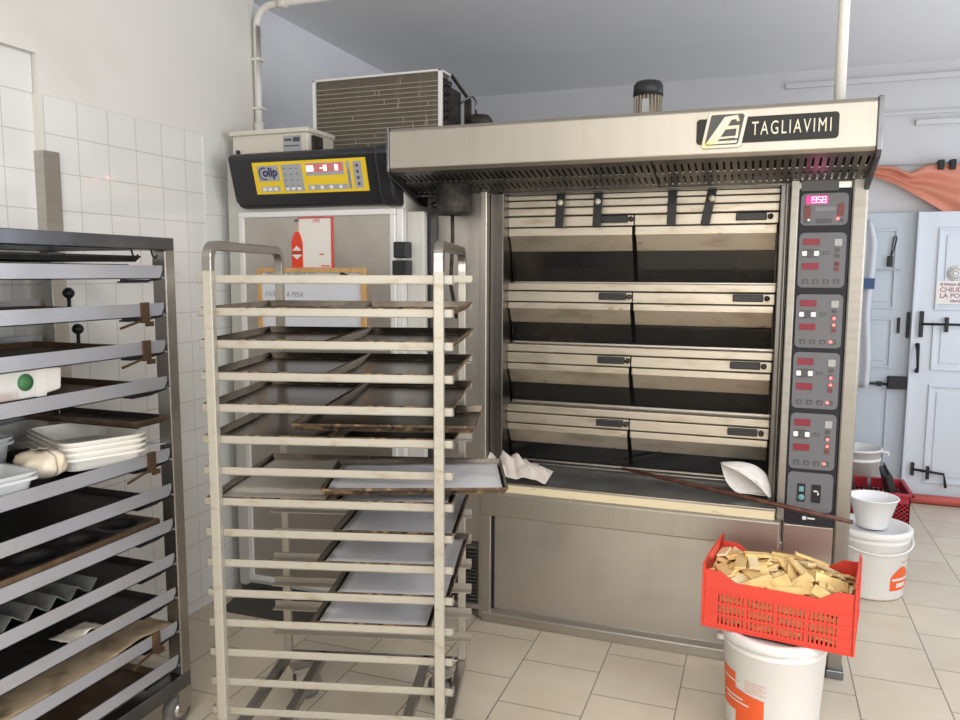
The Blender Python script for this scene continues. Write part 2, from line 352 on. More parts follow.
dpart('bottom_bolt', d2, lambda q: q.tube([(1.045, yr - .025, .235), (1.245, yr - .025, .215), (1.255, yr - .03, .15), (1.26, yr - .03, .12)], .009, 8).box(1.04, 1.06, yr - .03, yr, .19, .28).box(1.135, 1.155, yr - .03, yr, .17, .26), M['iron'])
dpart('edge_strip', d2, lambda q: q.box(.985, 1.005, yr - .022, yr, DZ, 2.03), M['doorpaint2'], bev=.003)
# sign and sticker on the door
o = (1.25, yr - .012, 1.50)
s = thing('door_sign', 'white notice in dark capitals asking to close the door, stuck on the white door', 'sign', o)
link('sheet', MB(o).box(1.125, 1.42, yr - .014, yr - .012, 1.40, 1.56), M['sign_white'], s)
q = MB(o)
for tx, sz, z in (('SI PREGA SEMPRE DI', .024, 1.527), ('CHIUDERE', .044, 1.485), ('LA PORTA', .044, 1.444), ('GRAZIE', .024, 1.415)):
    vs, fs = text_mb(tx, sz, T(1.145 if sz > .03 else (1.145 if z > 1.5 else 1.21), yr - .0145, z) @ FRONT, .0006, .0012); q.add(vs, fs)
link('lettering', q, mat('sign_ink', (.36, .20, .26), .6), s, fix=False)
o = (1.235, yr - .012, 1.61)
s = thing('round_sticker', 'round pale sticker with a ring pattern above the notice on the white door', 'sticker', o)
link('disc', MB(o).lathe([(0.001, yr - .014), (.050, yr - .014), (.050, yr - .012)], (1.235, 0, 1.61), 32, 'y'), M['sign_white'], s)
q = MB(o)
for r in (.036, .02): q.lathe([(r - .006, yr - .0155), (r, yr - .0155), (r, yr - .014), (r - .006, yr - .014)], (1.235, 0, 1.61), 32, 'y', True)
link('ring', q, M['kp_grey'], s)
# key loop on nail hook
o = (.835, yl - .02, 1.80)
s = thing('hanging_key', 'small dark key on a wire loop hanging on the pale blue door', 'key', o)
q = MB(o).tube([(.835, yl - .02, 1.72), (.855, yl - .02, 1.78), (.868, yl - .02, 1.85), (.862, yl - .02, 1.868), (.850, yl - .02, 1.865), (.842, yl - .02, 1.80), (.835, yl - .02, 1.72)], .004, 6)
link('loop', q, M['iron'], s)
link('key_head', MB(o).box(.815, .850, yl - .03, yl - .012, 1.655, 1.73), M['iron'], s, bev=.006)
link('rail', MB(o).box(.765, .905, yl - .026, yl - .012, 1.628, 1.638), M['kp_grey'], s)
# apron behind oven corner
o = (.62, yl - .06, 1.98)
s = thing('apron', 'white apron with a blue patch hanging on the door beside the oven', 'apron', o)
def apr(u, v):
    z = 1.98 - 1.18 * v; wd = .112 - .03 * max(0, 1 - v * 8)
    return (.62 + (u - .5) * 2 * wd + .01 * math.sin(v * 9), yl - .055 - .02 * math.cos(u * 14) - .02 * v, z)
link('cloth', MB(o).grid(apr, 18, 24), M['apron'], s, solid=.006)
link('pocket', MB(o).box(.64, .735, yl - .105, yl - .095, 1.50, 1.575), M['navy'], s)
# red pipe along the threshold
o = (.95, YB - .15, .05)
q = MB(o).tube([(.90, YB - .16, .035), (1.2, YB - .16, .035), (2.4, YB - .16, .035)], .032, 12)
s = tag(link('red_pipe', q, M['hose']), 'dull red pipe lying along the foot of the white door', 'pipe'); s.location = o
# orange translucent sheet on a wire
o = (.95, YB - .08, 2.33)
wi = MB(o).tube([(.30, YB - .05, 2.36), (1.0, YB - .05, 2.355), (2.3, YB - .05, 2.41)], .006, 8)
s = tag(link('hanging_wire', wi, M['kp_grey']), 'grey wire stretched along the far wall above the doors', 'wire'); s.location = o
o2 = (1.0, YB - .09, 2.2)
s = thing('orange_sheet', 'draped translucent orange sheet gathered to a point and clipped to the wire over the doors', 'plastic sheet', o2)
def shf(u, v):
    x = .60 + 1.0 * u
    top = 2.352 - .005 * u - .05 * math.exp(-((u - .32) / .07) ** 2); 
    bot = 2.285 - .10 * u - .33 * max(0, u - .10) ** 1.0 - .20 * max(0, u - .25)
    z = top + (bot - top) * v
    return (x, YB - .085 - .03 * math.sin(v * 7 + u * 5) * (.3 + u) - .02 * math.sin(v * 15 - u * 3), z)
link('film', MB(o2).grid(shf, 40, 16), M['sheet'], s, solid=.002)
for x in (1.105, 1.175):
    link('clip', MB(o2).box(x - .018, x + .018, YB - .115, YB - .045, 2.31, 2.375), M['iron'], s, bev=.004)

# ------------------------------------------------------------------ oven
OX, OY = -.52, 3.28
OV = (OX, OY, 0)
oven = thing('bakery_oven', 'large stainless steel four-deck bakery oven with hood, glazed doors and control column', 'oven', OV)
def op(name, build, m, parent=oven, **k):
    q = MB(OV); build(q); return link(name, q, m, parent, **k)
XL, XR = -1.40, .358
def casing(q):
    q.box(XL, -1.165, 3.285, 5.35, .03, 2.12)           # left flank
    q.box(.115, XR, 3.285, 5.35, .03, 2.12)             # right flank
    q.box(-1.165, .115, 3.62, 5.35, .03, 2.12)          # core
    q.box(-1.165, .115, 3.36, 3.62, 1.98, 2.12)         # top bridge
    q.box(-1.165, .115, 3.30, 3.62, .06, .64)           # lower core
op('casing', casing, M['steel_v'], bev=.004)
op('post', lambda q: q.box(-1.182, -1.148, 3.255, 3.30, .01, 1.965), M['steel'], bev=.004)
op('post', lambda q: q.box(.088, .118, 3.255, 3.30, .62, 1.965), M['steel_post'], bev=.004)
op('post', lambda q: q.box(.302, XR, 3.255, 3.30, .02, 1.965), M['steel_post'], bev=.008)
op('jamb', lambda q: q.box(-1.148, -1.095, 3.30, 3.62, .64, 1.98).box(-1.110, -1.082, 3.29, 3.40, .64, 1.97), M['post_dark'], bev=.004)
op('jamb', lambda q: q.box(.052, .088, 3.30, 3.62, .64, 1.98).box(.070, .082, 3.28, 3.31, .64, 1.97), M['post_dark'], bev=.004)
op('lower_panel', lambda q: q.box(.118, .302, 3.262, 3.29, .06, .606), M['steel'], bev=.003)
op('foot', lambda q: q.box(.30, .365, 3.235, 3.32, 0, .035), M['steel_dark'], bev=.003)
# decks
DT = [1.887, 1.558, 1.281, 1.003]; DO = [(.083, .124, .190, .326), (.083, .116, .178, .272), (.083, .116, .178, .272), (.083, .116, .178, .272)]
XD0, XD1, XM = -1.088, .052, -.525
op('trim_rail', lambda q: q.box(XD0, XD1, 3.375, 3.62, 1.945, 1.98).box(XD0, XD1, 3.37, 3.62, 1.922, 1.943).box(XD0, XD1, 3.372, 3.62, 1.890, 1.919), M['steel_door'], bev=.003)
for k, z in enumerate(DT):
    o1, o2, o3, o4 = DO[k]
    op('deck_fascia', lambda q: q.box(XD0, XD1, 3.37, 3.60, z - .034, z), M['steel_door'], bev=.004)
    for j, (a, b) in enumerate(((XD0 + .002, XM - .002), (XM + .002, XD1 - .002))):
        ax, bx = a + .009, b - .006
        def dr(q):
            q.cm = 0
            q.box(a, b, 3.368, 3.40, z - o1, z - .038)
            q.box(a + .004, b - .004, 3.362, 3.40, z - o2, z - o1 - .004)
            q.prism([(3.364, z - o2 + .002), (3.402, z - o3), (3.42, z - o3), (3.40, z - o2 + .002)], 0, a + .008, b - .006)
        d = op('oven_door', dr, M['steel_door'], bev=.003)
        e0, e1 = (a + .001, a + .007) if j == 0 else (b - .007, b - .001)
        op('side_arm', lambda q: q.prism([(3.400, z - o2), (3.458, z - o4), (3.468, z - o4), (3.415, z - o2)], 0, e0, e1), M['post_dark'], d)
        op('window', lambda q: q.prism([(3.408, z - o3 + .002), (3.462, z - o4 + .004), (3.472, z - o4 + .004), (3.418, z - o3 + .002)], 0, ax, bx), M['glass'], d)
        hx1 = b - .045 if j else b - .022; hw = .118
        op('handle', lambda q: q.box(hx1 - hw, hx1, 3.348, 3.370, z - .070, z - .040), M['black'], d, bev=.004)
        op('knob', lambda q: q.lathe([(.001, 3.345), (.011, 3.345), (.011, 3.372)], (hx1 + .014, 0, z - .056), 14, 'y'), M['dirty_black'], d)
    op('hearth_edge', lambda q: q.box(XD0, XD1, 3.455, 3.60, z - o4 - .006, z - o4 + .002), M['steel'])
op('chamber_back', lambda q: q.box(XD0 - .01, XD1 + .02, 3.54, 3.60, .66, 1.98), M['gap'])
for i, x in enumerate((-.839, -.675, -.365, -.207)):
    lean = (0, 0, .0, .012)[i]
    s = op('door_hook', lambda q: q.add([(x - .018, 3.345, 1.945), (x + .018, 3.345, 1.945), (x + .018 - lean * 2, 3.315, 1.80), (x - .018 - lean * 2, 3.315, 1.80), (x - .018, 3.352, 1.945), (x + .018, 3.352, 1.945), (x + .018 - lean * 2, 3.322, 1.80), (x - .018 - lean * 2, 3.322, 1.80)], [(0, 1, 2, 3), (7, 6, 5, 4), (0, 4, 5, 1), (1, 5, 6, 2), (2, 6, 7, 3), (3, 7, 4, 0)]), M['black'])
    if i != 2: op('bolt', lambda q: q.lathe([(.001, 3.318), (.012, 3.322), (.014, 3.345)], (x, 0, 1.905), 12, 'y'), M['silver'], s)
# loading table
op('loading_table', lambda q: q.prism([(3.222, .668), (3.47, .712), (3.47, .69), (3.222, .645)], 0, -1.085, .085), M['tabletop'], bev=.003)
op('table_rim', lambda q: q.box(-1.085, .085, 3.214, 3.226, .664, .674).prism([(3.46, .712), (3.475, .722), (3.475, .700), (3.46, .690)], 0, -1.08, .07), M['steel'], bev=.002)
op('cream_strip', lambda q: q.box(-1.09, .082, 3.216, 3.26, .628, .664), M['cream'])
op('front_lip', lambda q: q.prism([(3.195, .520), (3.194, .620), (3.201, .630), (3.30, .632), (3.30, .520)], 0, -1.155, .102), M['steel_h'], bev=.006)
op('base_panel', lambda q: q.box(-1.13, .118, 3.268, 3.30, .045, .525), M['steel_v'], bev=.003)
op('kick_bar', lambda q: q.prism([(3.238, 0), (3.238, .045), (3.262, .060), (3.30, .060), (3.30, 0)], 0, -1.155, .118), M['steel'], bev=.003)
op('stile', lambda q: q.box(-1.165, -1.118, 3.242, 3.285, 0, .525), M['steel'], bev=.004)
op('panel_gap', lambda q: q.box(-1.118, -1.108, 3.262, 3.27, .06, .52), M['gap'])
def louv(q):
    q.box(XL + .02, -1.185, 3.275, 3.286, .06, .36)
    for i in range(16): q.prism([(3.278, .075 + i * .0175), (3.262, .068 + i * .0175), (3.278, .083 + i * .0175)], 0, XL + .04, -1.195)
op('louvre', louv, M['post_dark'])
op('duct_plate', lambda q: q.box(-1.36, -1.30, 3.27, 3.285, .42, .54), M['sign_red'], bev=.002)
# hood
HY = 2.965; HX0, HX1 = -1.475, .340
hood = op('hood', lambda q: q.prism([(HY + .012, 2.016), (HY, 2.030), (HY, 2.178), (HY + .012, 2.192), (3.32, 2.192), (3.32, 2.175), (HY + .018, 2.175), (HY + .018, 2.016)], 0, HX0, HX1), M['steel_h'], bev=.004)
side = [(HY - .004, 2.195), (HY - .004, 2.018), (HY + .02, 1.995), (3.285, 1.905), (3.36, 1.905), (3.36, 2.195)]
op('side_plate', lambda q: q.prism(side, 0, HX1, HX1 + .018), M['steel_dark'], hood, bev=.003)
op('side_plate', lambda q: q.prism(side, 0, HX0 - .012, HX0), M['steel_dark'], hood, bev=.003)
def vent(q):
    # sloping slotted panel under the hood: strips and ribs leave real slots
    def pt(s): return (HY + .02 + .285 * s, 2.016 - .066 * s)
    for s0, s1 in ((0, .14), (.46, .60), (.90, 1.0)):
        a, b = pt(s0), pt(s1); q.prism([a, b, (b[0], b[1] + .003), (a[0], a[1] + .003)], 0, HX0, HX1)
    n = 72
    for s0, s1 in ((.14, .46), (.60, .90)):
        a, b = pt(s0), pt(s1)
        for i in range(n + 1):
            x = HX0 + (HX1 - HX0) * i / n
            q.prism([a, b, (b[0], b[1] + .003), (a[0], a[1] + .003)], 0, max(HX0, x - .0085), min(HX1, x + .0085))
op('vent_panel', vent, steel('vent_steel', (.26, .25, .235), .36, (.16, .15, .135)), hood)
op('hood_cavity', lambda q: q.prism([(HY + .03, 2.05), (3.28, 1.985), (3.28, 2.17), (HY + .03, 2.17)], 0, HX0 + .005, HX1 - .005), M['gap'], hood)
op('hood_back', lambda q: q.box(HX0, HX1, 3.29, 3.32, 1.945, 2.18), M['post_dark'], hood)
op('vent_joint', lambda q: q.prism([(HY + .02, 2.0155), (3.27, 1.9515), (3.27, 1.949), (HY + .02, 2.013)], 0, -.412, -.404), M['gap'], hood)
# nameplate
yn = HY
plate = op('nameplate', lambda q: q.prism(rrect(-.246, .222, 2.062, 2.150, .012), 1, yn - .006, yn), M['badge'], hood)
def sk(pts): return [(x, z) for x, z in pts]
emb = [(-.200, 2.172), (-.078, 2.172), (-.070, 2.164), (-.092, 2.052), (-.100, 2.046), (-.222, 2.046), (-.228, 2.054), (-.206, 2.166)]
op('emblem_border', lambda q: q.prism(emb, 1, yn - .011, yn - .004), M['silver'], hood, bev=.002)
def shr(p, k): 
    cx, cz = -.149, 2.109; return [(cx + (x - cx) * k, cz + (z - cz) * k) for x, z in p]
op('emblem_field', lambda q: q.prism(shr(emb, .83), 1, yn - .0125, yn - .006), M['badge_mid'], hood)
def emblem(q):
    q.prism([(-.213, 2.060), (-.150, 2.152), (-.106, 2.157), (-.099, 2.137), (-.107, 2.134), (-.112, 2.143), (-.127, 2.141), (-.140, 2.118), (-.176, 2.062)], 1, yn - .0160, yn - .012)
    q.prism([(-.205, 2.059), (-.108, 2.061), (-.105, 2.070), (-.178, 2.069)], 1, yn - .0164, yn - .012)
    q.prism([(-.158, 2.108), (-.102, 2.111), (-.099, 2.122), (-.146, 2.120)], 1, yn - .0156, yn - .012)
    q.prism([(-.113, 2.076), (-.104, 2.077), (-.100, 2.116), (-.108, 2.116)], 1, yn - .0152, yn - .012)
    q.prism([(-.170, 2.076), (-.106, 2.080), (-.105, 2.086), (-.160, 2.084)], 1, yn - .0148, yn - .012)
op('emblem', emblem, M['silver'], hood)
vs, fs = text_mb('TAGLIAVIMI', .066, T(-.058, yn - .0065, 2.086) @ FRONT, .002, 0, .55, space=1.3)
xs = [v.x for v in vs]; k = .256 / (max(xs) - min(xs)); x0 = min(xs)
vs = [Vector((-.058 + (v.x - x0) * k, v.y, v.z)) for v in vs]
op('lettering', lambda q: q.add(vs, fs), M['silver'], hood, fix=False)
# control column
cp = op('control_panel', lambda q: q.prism(rrect(.120, .300, .612, 1.925, .004), 1, 3.258, 3.29), M['panel_black'])
yp = 3.258
def kp(name, q2, m, **k): return op(name, q2, m, cp, **k)
kp('header_plate', lambda q: q.box(.125, .255, yp - .006, yp, 1.915, 1.96), M['badge_mid'])
mods = [(1.786, 1.906), (1.550, 1.758), (1.318, 1.524), (1.080, 1.300), (.838, 1.060), (.668, .824)]
for i, (z0, z1) in enumerate(mods):
    kp('control_module', lambda q: q.prism(rrect(.126, .291, z0, z1, .018), 1, yp - .004, yp), M['panel_grey'])
ym = yp - .004
def pad(x0, x1, z0, z1, m, name, d=.003, r=.003): return kp(name, lambda q: q.prism(rrect(x0, x1, z0, z1, r, 2), 1, ym - d, ym), m)
pad(.143, .220, 1.866, 1.897, M['led_pink'], 'display')
kp('digits', lambda q: digits(q, '1958', T(.151, ym - .0036, 1.871), .021, .0165, .0021), M['led_white'])
pad(.139, .161, 1.812, 1.860, M['key_red'], 'button'); pad(.255, .277, 1.818, 1.866, M['key_red'], 'button')
pad(.175, .250, 1.838, 1.855, mat('grey_window', (.16, .16, .18), .4), 'display')
pad(.183, .236, 1.794, 1.810, M['key_dark'], 'button'); pad(.140, .164, 1.795, 1.808, M['key_dark'], 'button'); pad(.258, .277, 1.797, 1.810, M['key_dark'], 'button')
def led(x, z, m): kp('lamp', lambda q: q.lathe([(.0005, ym - .004), (.0055, ym - .003), (.0055, ym)], (x, 0, z), 10, 'y'), m)
led(.155, 1.806, M['key_white']); led(.257, 1.810, M['led_red'])
for i, (z0, z1) in enumerate(mods[1:5]):
    h = z1 - z0
    for f0, f1 in ((.775, .895), (.27 + .06, .45)):
        pad(.140, .198, z0 + h * f0, z0 + h * f1, M['led_window'], 'display')
    kp('key_symbol', lambda q: q.box(.157, .178, ym - .0045, ym, z0 + h * .55, z0 + h * .70).box(.140, .195, ym - .0028, ym, z0 + h * .55, z0 + h * .575).box(.140, .195, ym - .0028, ym, z0 + h * .675, z0 + h * .70), M['key_dark'])
    pad(.138, .155, z0 + h * .58, z0 + h * .67, M['key_white'], 'button'); pad(.180, .197, z0 + h * .58, z0 + h * .67, M['key_white'], 'button')
    pad(.211, .233, z0 + h * .60, z0 + h * .66, M['key_dark'], 'button', .002)
    pad(.214, .230, z0 + h * .615, z0 + h * .645, M['panel_grey'], 'key_symbol', .003)
    pad(.250, .276, z0 + h * .76, z0 + h * .885, mat('pale_key', (.36, .36, .35), .5) if i == 0 else bpy.data.materials['pale_key'], 'button')
    for f, mm in ((.65, M['key_dark']), (.54, M['key_dark']), (.395, M['key_red']), (.30, M['key_red'])):
        pad(.254, .270, z0 + h * f, z0 + h * (f + .075), mm, 'button')
    for j in range(4): 
        x = .143 + j * .036; pad(x, x + .022, z0 + h * .07, z0 + h * .155, M['key_dark'], 'button', .002)
        pad(x + .006, x + .016, z0 + h * .085, z0 + h * .13, M['panel_grey'], 'key_symbol', .003)
    led(.262, z0 + h * .435, M['led_red'] if i else M['key_red'])
    if i: led(.262, z0 + h * .56, M['led_red']); led(.254, z0 + h * .12, M['led_red'])
pad(.163, .192, .706, .778, M['panel_black'], 'switch', .004); pad(.215, .248, .706, .778, M['panel_black'], 'switch', .004)
kp('switch_symbol', lambda q: q.lathe([(.001, ym - .006), (.012, ym - .006), (.012, ym - .004)], (.1775, 0, .724), 16, 'y').box(.169, .186, ym - .006, ym - .004, .748, .768), mat('teal_print', (.15, .34, .32), .5))
kp('switch_symbol', lambda q: q.box(.222, .241, ym - .006, ym - .004, .750, .756).box(.236, .241, ym - .006, ym - .004, .738, .756), M['key_white'])
kp('logo', lambda q: q.box(.186, .200, yp - .002, yp, .632, .646).box(.204, .232, yp - .002, yp, .636, .642), M['key_white'])
# top fan motor
mx, my = -.478, 3.36
mo = op('fan_motor', lambda q: [q.lathe([(.001, 2.20), (.052, 2.20), (.052, 2.335), (.001, 2.335)], (mx, my, 0), 28)] + [q.box(mx + .055 * math.cos(a) - .003, mx + .055 * math.cos(a) + .003, my + .055 * math.sin(a) - .003, my + .055 * math.sin(a) + .003, 2.20, 2.33) for a in [2 * math.pi * i / 22 for i in range(22)]], mat('motor_grey', (.26, .23, .18), .5, .5))
op('fan_cowl', lambda q: q.lathe([(.001, 2.392), (.05, 2.388), (.060, 2.375), (.062, 2.33), (.056, 2.328)], (mx, my, 0), 28), M['black'], mo)
op('motor_plate', lambda q: q.box(mx - .016, mx + .012, my - .062, my - .05, 2.25, 2.31), M['kp_grey'], mo)
op('cable_box', lambda q: q.box(-.405, -.372, 3.34, 3.38, 2.19, 2.265), M['key_white'], bev=.003)
# sooty exhaust can hanging on the left flank
ex, ey = -1.272, 3.17
ecan = op('exhaust_can', lambda q: q.lathe([(.001, 1.85), (.066, 1.85), (.072, 1.865), (.072, 1.98), (.001, 1.98)], (ex, ey, 0), 26), M['dirty_black'])
op('drain_tube', lambda q: q.tube([(ex - .004, ey, 1.868), (ex - .002, ey - .002, 1.75), (ex - .02, ey + .02, 1.55), (ex - .02, ey + .09, 1.40)], .009, 8), M['dirty_black'], ecan)
op('clamp', lambda q: q.lathe([(.001, 1.855), (.02, 1.855), (.02, 1.868)], (ex, ey, 0), 12).tube([(ex - .12, ey + .06, 1.90), (ex - .07, ey + .02, 1.90)], .014, 8), M['post_dark'], ecan)

# things on the loading table
def cl(u, v):
    x = -1.145 + .285 * u; n = mnoise.noise((u * 5 - v * 2, v * 3.5, 1.3)); n2 = mnoise.noise((u * 11, v * 9, 4.2))
    y = 3.228 + (.20 - .06 * u) * v + .012 * n
    base = .672 + (y - 3.222) * .177
    ridge = abs(mnoise.noise((u * 6 + v * 3.2, v * 1.5, 7.7)))
    env = max(0, (1 - u) ** .6) * math.sin(math.pi * min(1, max(0, v * .85 + .1)))
    return (x, y, base + .007 + env * (.070 + .12 * ridge + .045 * n) + .006 * max(0, n2))
o = (-.98, 3.3, .68)
s = tag(link('cloth', MB(o).grid(cl, 44, 26), M['cloth'], solid=.006, sub=1), 'crumpled off-white cloth lying at one end of the oven loading table', 'cloth'); s.location = o
o = (-.03, 3.31, .70)
s = thing('oven_mitt', 'creased white cotton mitt standing open on the loading table next to the control column', 'oven mitt', o)
def bez(p, c, q, t): return (p[0] * (1 - t) ** 2 + 2 * c[0] * t * (1 - t) + q[0] * t * t, p[1] * (1 - t) ** 2 + 2 * c[1] * t * (1 - t) + q[1] * t * t)
mA, mB, mC, mD, mE = (-.130, .824), (.075, .868), (.070, .684), (-.115, .664), (.012, .796)
def mitt_back(u, v):
    l = bez(mA, mD, mC, u); t = bez(mA, mB, mC, u)
    n = mnoise.noise((u * 5, v * 4, 3.1)) * .012
    x = l[0] + (t[0] - l[0]) * v; z = l[1] + (t[1] - l[1]) * v
    w = math.sin(math.pi * u) ** .5
    return (x, 3.300 + .028 * math.sin(math.pi * v) * w + .03 * u * 0 + n * w + .012 * v, max(z, .690 + (3.30 - 3.222) * .177))
def mitt_front(u, v):
    t = bez(mA, mB, mC, u); r_ = bez(mA, mE, mC, u)
    n = mnoise.noise((u * 6, v * 3, 8.1)) * .010
    x = t[0] + (r_[0] - t[0]) * v; z = t[1] + (r_[1] - t[1]) * v
    w = math.sin(math.pi * u) ** .5
    return (x, 3.312 - (.052 * math.sin(math.pi * .5 * v)) * w - .012 * (1 - w) + n * w, max(z, .692 + (3.30 - 3.222) * .177))
q = MB(o).grid(mitt_back, 30, 16).grid(mitt_front, 30, 8)
link('body', q, M['mitt'], s, solid=.005, sub=1, fix=False)
link('hem', MB(o).tube([Vector(mitt_front(i / 30, 1)) for i in range(31)], .0045, 6), M['mitt'], s)
a = Vector((-.56, 3.425, .732)); b = Vector((.352, 3.115, .683))
q = MB(tuple(a)).tube([a, a + (b - a) * .25, a + (b - a) * .6, b], [.006, .009, .0095, .0085], 10)
s = tag(link('peel_pole', q, M['rodwood']), 'long dark red wooden pole lying diagonally across the loading table', 'pole'); s.location = tuple(a)

# ------------------------------------------------------------------ freezer / retarder
FX0, FX1, FY = -2.40, -1.465, 3.10
FO = (-1.92, 3.3, 0); FS = Vector((-.03, .05, 0))
fr = thing('retarder_cabinet', 'tall steel retarder cabinet with black control console behind the open rack', 'refrigeration cabinet', FO)
def fp(name, build, m, parent=fr, **k):
    q = MB(FO); build(q); return link(name, q, m, parent, **k)
fp('cabinet', lambda q: q.box(FX0, FX1, FY, 4.3, .03, 2.14), M['enamel'], bev=.006)
fp('side_panel', lambda q: q.box(FX1, -1.38, FY + .02, 3.20, .02, 1.87), M['enamel'], bev=.004)
door = fp('cabinet_door', lambda q: q.box(-2.285, -1.497, 3.055, 3.10, .10, 1.868), M['steel_v'], bev=.004)
def frm(q):
    t = .026
    ring_frame(q, -2.30, -1.485, 3.045, 3.10, .09, 1.88, t)
fp('door_frame', frm, M['alu_white'], door, bev=.003)
fp('gasket', lambda q: q.box(-1.484, -1.455, 3.06, 3.10, .09, 1.88), M['alu_white'], door, bev=.003)
fp('latch', lambda q: q.box(-1.488, -1.425, 3.03, 3.09, 1.665, 1.735).box(-1.492, -1.42, 3.025, 3.085, 1.59, 1.655), M['black'], door, bev=.005)
fp('filler_strip', lambda q: q.box(-1.378, -1.362, FY + .05, 3.22, .02, 1.87), M['black'])  # black strip standing in for the shade in the gap beside the oven
fp('plinth', lambda q: q.box(FX0, FX1, FY + .02, 3.2, 0, .06), M['steel_dark'])
fp('ramp', lambda q: q.prism([(2.86, .002), (3.06, .05), (3.10, .05), (3.10, 0), (2.86, 0)], 0, -2.33, -1.50), M['ramp'])
# console (leaning face)
CX0, CX1 = -2.315, -1.492
prof = [(3.10, 2.145), (2.985, 2.138), (2.965, 2.118), (3.015, 1.945), (3.05, 1.902), (3.10, 1.895)]
def cons(q):
    q.prism(prof, 0, CX0 + .02, CX1 - .03)
con = fp('control_console', cons, M['black_gloss'], bev=.012)
fp('end_cap', lambda q: q.prism([(3.10, 2.14), (3.0, 2.13), (3.0, 2.11), (3.05, 1.925), (3.10, 1.91)], 0, CX0, CX0 + .03), M['black_gloss'], con, bev=.01)
fp('end_cap', lambda q: q.prism([(3.10, 2.145), (2.96, 2.14), (2.94, 2.115), (3.0, 1.93), (3.04, 1.893), (3.10, 1.89)], 0, CX1 - .045, CX1 + .03), M['black_gloss'], con, bev=.014)
# yellow keypad in the leaning plane
P0 = Vector((-2.176, 2.968, 2.100)); ang = math.atan2(.05, .173)
KU = Vector((1, 0, 0)); KV = Vector((0, -math.sin(ang), math.cos(ang))); KN = Vector((0, -math.cos(ang), -math.sin(ang)))
BR = Vector((-2.163, 3.0105, 1.955))
KM = Matrix(((KU.x, KN.x * -1, KV.x, BR.x), (KU.y, -KN.y, KV.y, BR.y), (KU.z, -KN.z, KV.z, BR.z), (0, 0, 0, 1)))   # local x=right y=inwards z=up
def kq(name, rects, m, d, parent=con):
    q = MB(FO)
    for (x0, x1, z0, z1) in rects:
        b = MB().box(x0, x1, -d, .004, z0, z1); q.add([KM @ v for v in b.v], b.f)
    return link(name, q, m, parent)
W, Hh = .575, .142
kq('keypad', [(0, W, 0, Hh)], M['yellow'], .002)
kq('key_field', [(.025, .135, .058, .126), (.030, .128, .012, .034), (.152, .255, .010, .128), (.275, .465, .075, .128), (.275, .475, .012, .034), (.480, .495, .012, .130), (.512, .552, .014, .128)], M['kp_grey'], .003)
kq('display', [(.279, .461, .090, .126)], M['kp_pink'], .0038)
q = MB(FO)
for tx, x in (('88', .283), ('-8', .350), ('8', .425)): digits(q, tx, KM @ T(x, -.0045, .096), .020, .019, .0032)
link('digits', q, M['led_redw'], con)
rc = []
for i in range(3):
    for j in range(4): rc.append((.163 + i * .031, .169 + i * .031, .030 + j * .026, .035 + j * .026))
for j in range(4): rc.append((.525, .537, .026 + j * .026, .038 + j * .026))
for j in range(9): rc.append((.484, .491, .018 + j * .009, .022 + j * .009))
for r_ in rc: kq('key_dot', [r_], M['kp_dark'], .004)
for r_ in [(.290 + j * .047, .306 + j * .047, .015, .030) for j in range(4)] + [(.036 + j * .030, .056 + j * .030, .015, .030) for j in range(3)] + [(.160 + j * .030, .176 + j * .030, .015, .028) for j in range(3)]: kq('button', [r_], M['key_white'], .0045)
q = MB(FO)
vs, fs = text_mb('olip', .055, KM @ T(.050, -.004, .080) @ FRONT, .0008, .0016, .95); q.add(vs, fs)
pts = [KM @ Vector((.058 + .026 * math.cos(R(a)), -.004, .092 + .026 * math.sin(R(a)))) for a in range(70, 291, 20)]
q.tube(pts, .0028, 6)
link('logo', q, mat('logo_blue', (.03, .04, .11), .5), con, fix=False)
fr.location = Vector(FO) + FS
# bottle sign
o = (-1.92, 3.053, 1.735)
s = thing('bottle_sign', 'small white magnetic sign with an orange drink bottle printed down one side', 'sign', o)
q = MB(o); q.cm = 0; q.box(-1.975, -1.803, 3.049, 3.055, 1.622, 1.848)
link('panel', q, M['sign_white'], s)
link('border', MB(o).box(-1.806, -1.799, 3.047, 3.055, 1.6245, 1.8435).box(-1.975, -1.799, 3.047, 3.055, 1.844, 1.85).box(-1.975, -1.799, 3.047, 3.055, 1.619, 1.624), M['sign_red'], s)
bt = [(-2.012, 1.622), (-1.955, 1.622), (-1.955, 1.735), (-1.963, 1.765), (-1.974, 1.785), (-1.993, 1.785), (-2.004, 1.765), (-2.012, 1.735)]
link('bottle_print', MB(o).prism(bt, 1, 3.045, 3.055), M['bottle_red'], s)
link('bottle_neck', MB(o).prism([(-1.993, 1.785), (-1.974, 1.785), (-1.976, 1.832), (-1.991, 1.832)], 1, 3.045, 3.055), M['bottle_cap'], s)
link('bottle_cap', MB(o).box(-1.994, -1.973, 3.045, 3.055, 1.830, 1.842), M['steel_dark'], s)
link('label_print', MB(o).prism([(-2.008, 1.680), (-1.984, 1.660), (-1.959, 1.680), (-1.959, 1.700), (-1.984, 1.722), (-2.008, 1.700)], 1, 3.0435, 3.046).box(-2.008, -1.959, 3.0435, 3.046, 1.683, 1.70), M['sign_white'], s)
link('stripe', MB(o).box(-2.006, -1.961, 3.0425, 3.044, 1.687, 1.697), M['bottle_red'], s)
q = MB(o)
vs, fs = text_mb('1895', .022, T(-1.905, 3.0488, 1.826) @ FRONT, .0005); q.add(vs, fs); q.box(-1.86, -1.815, 3.0482, 3.05, 1.628, 1.634).box(-1.868, -1.845, 3.0482, 3.05, 1.680, 1.686)
link('small_print', q, M['sign_red'], s, fix=False)
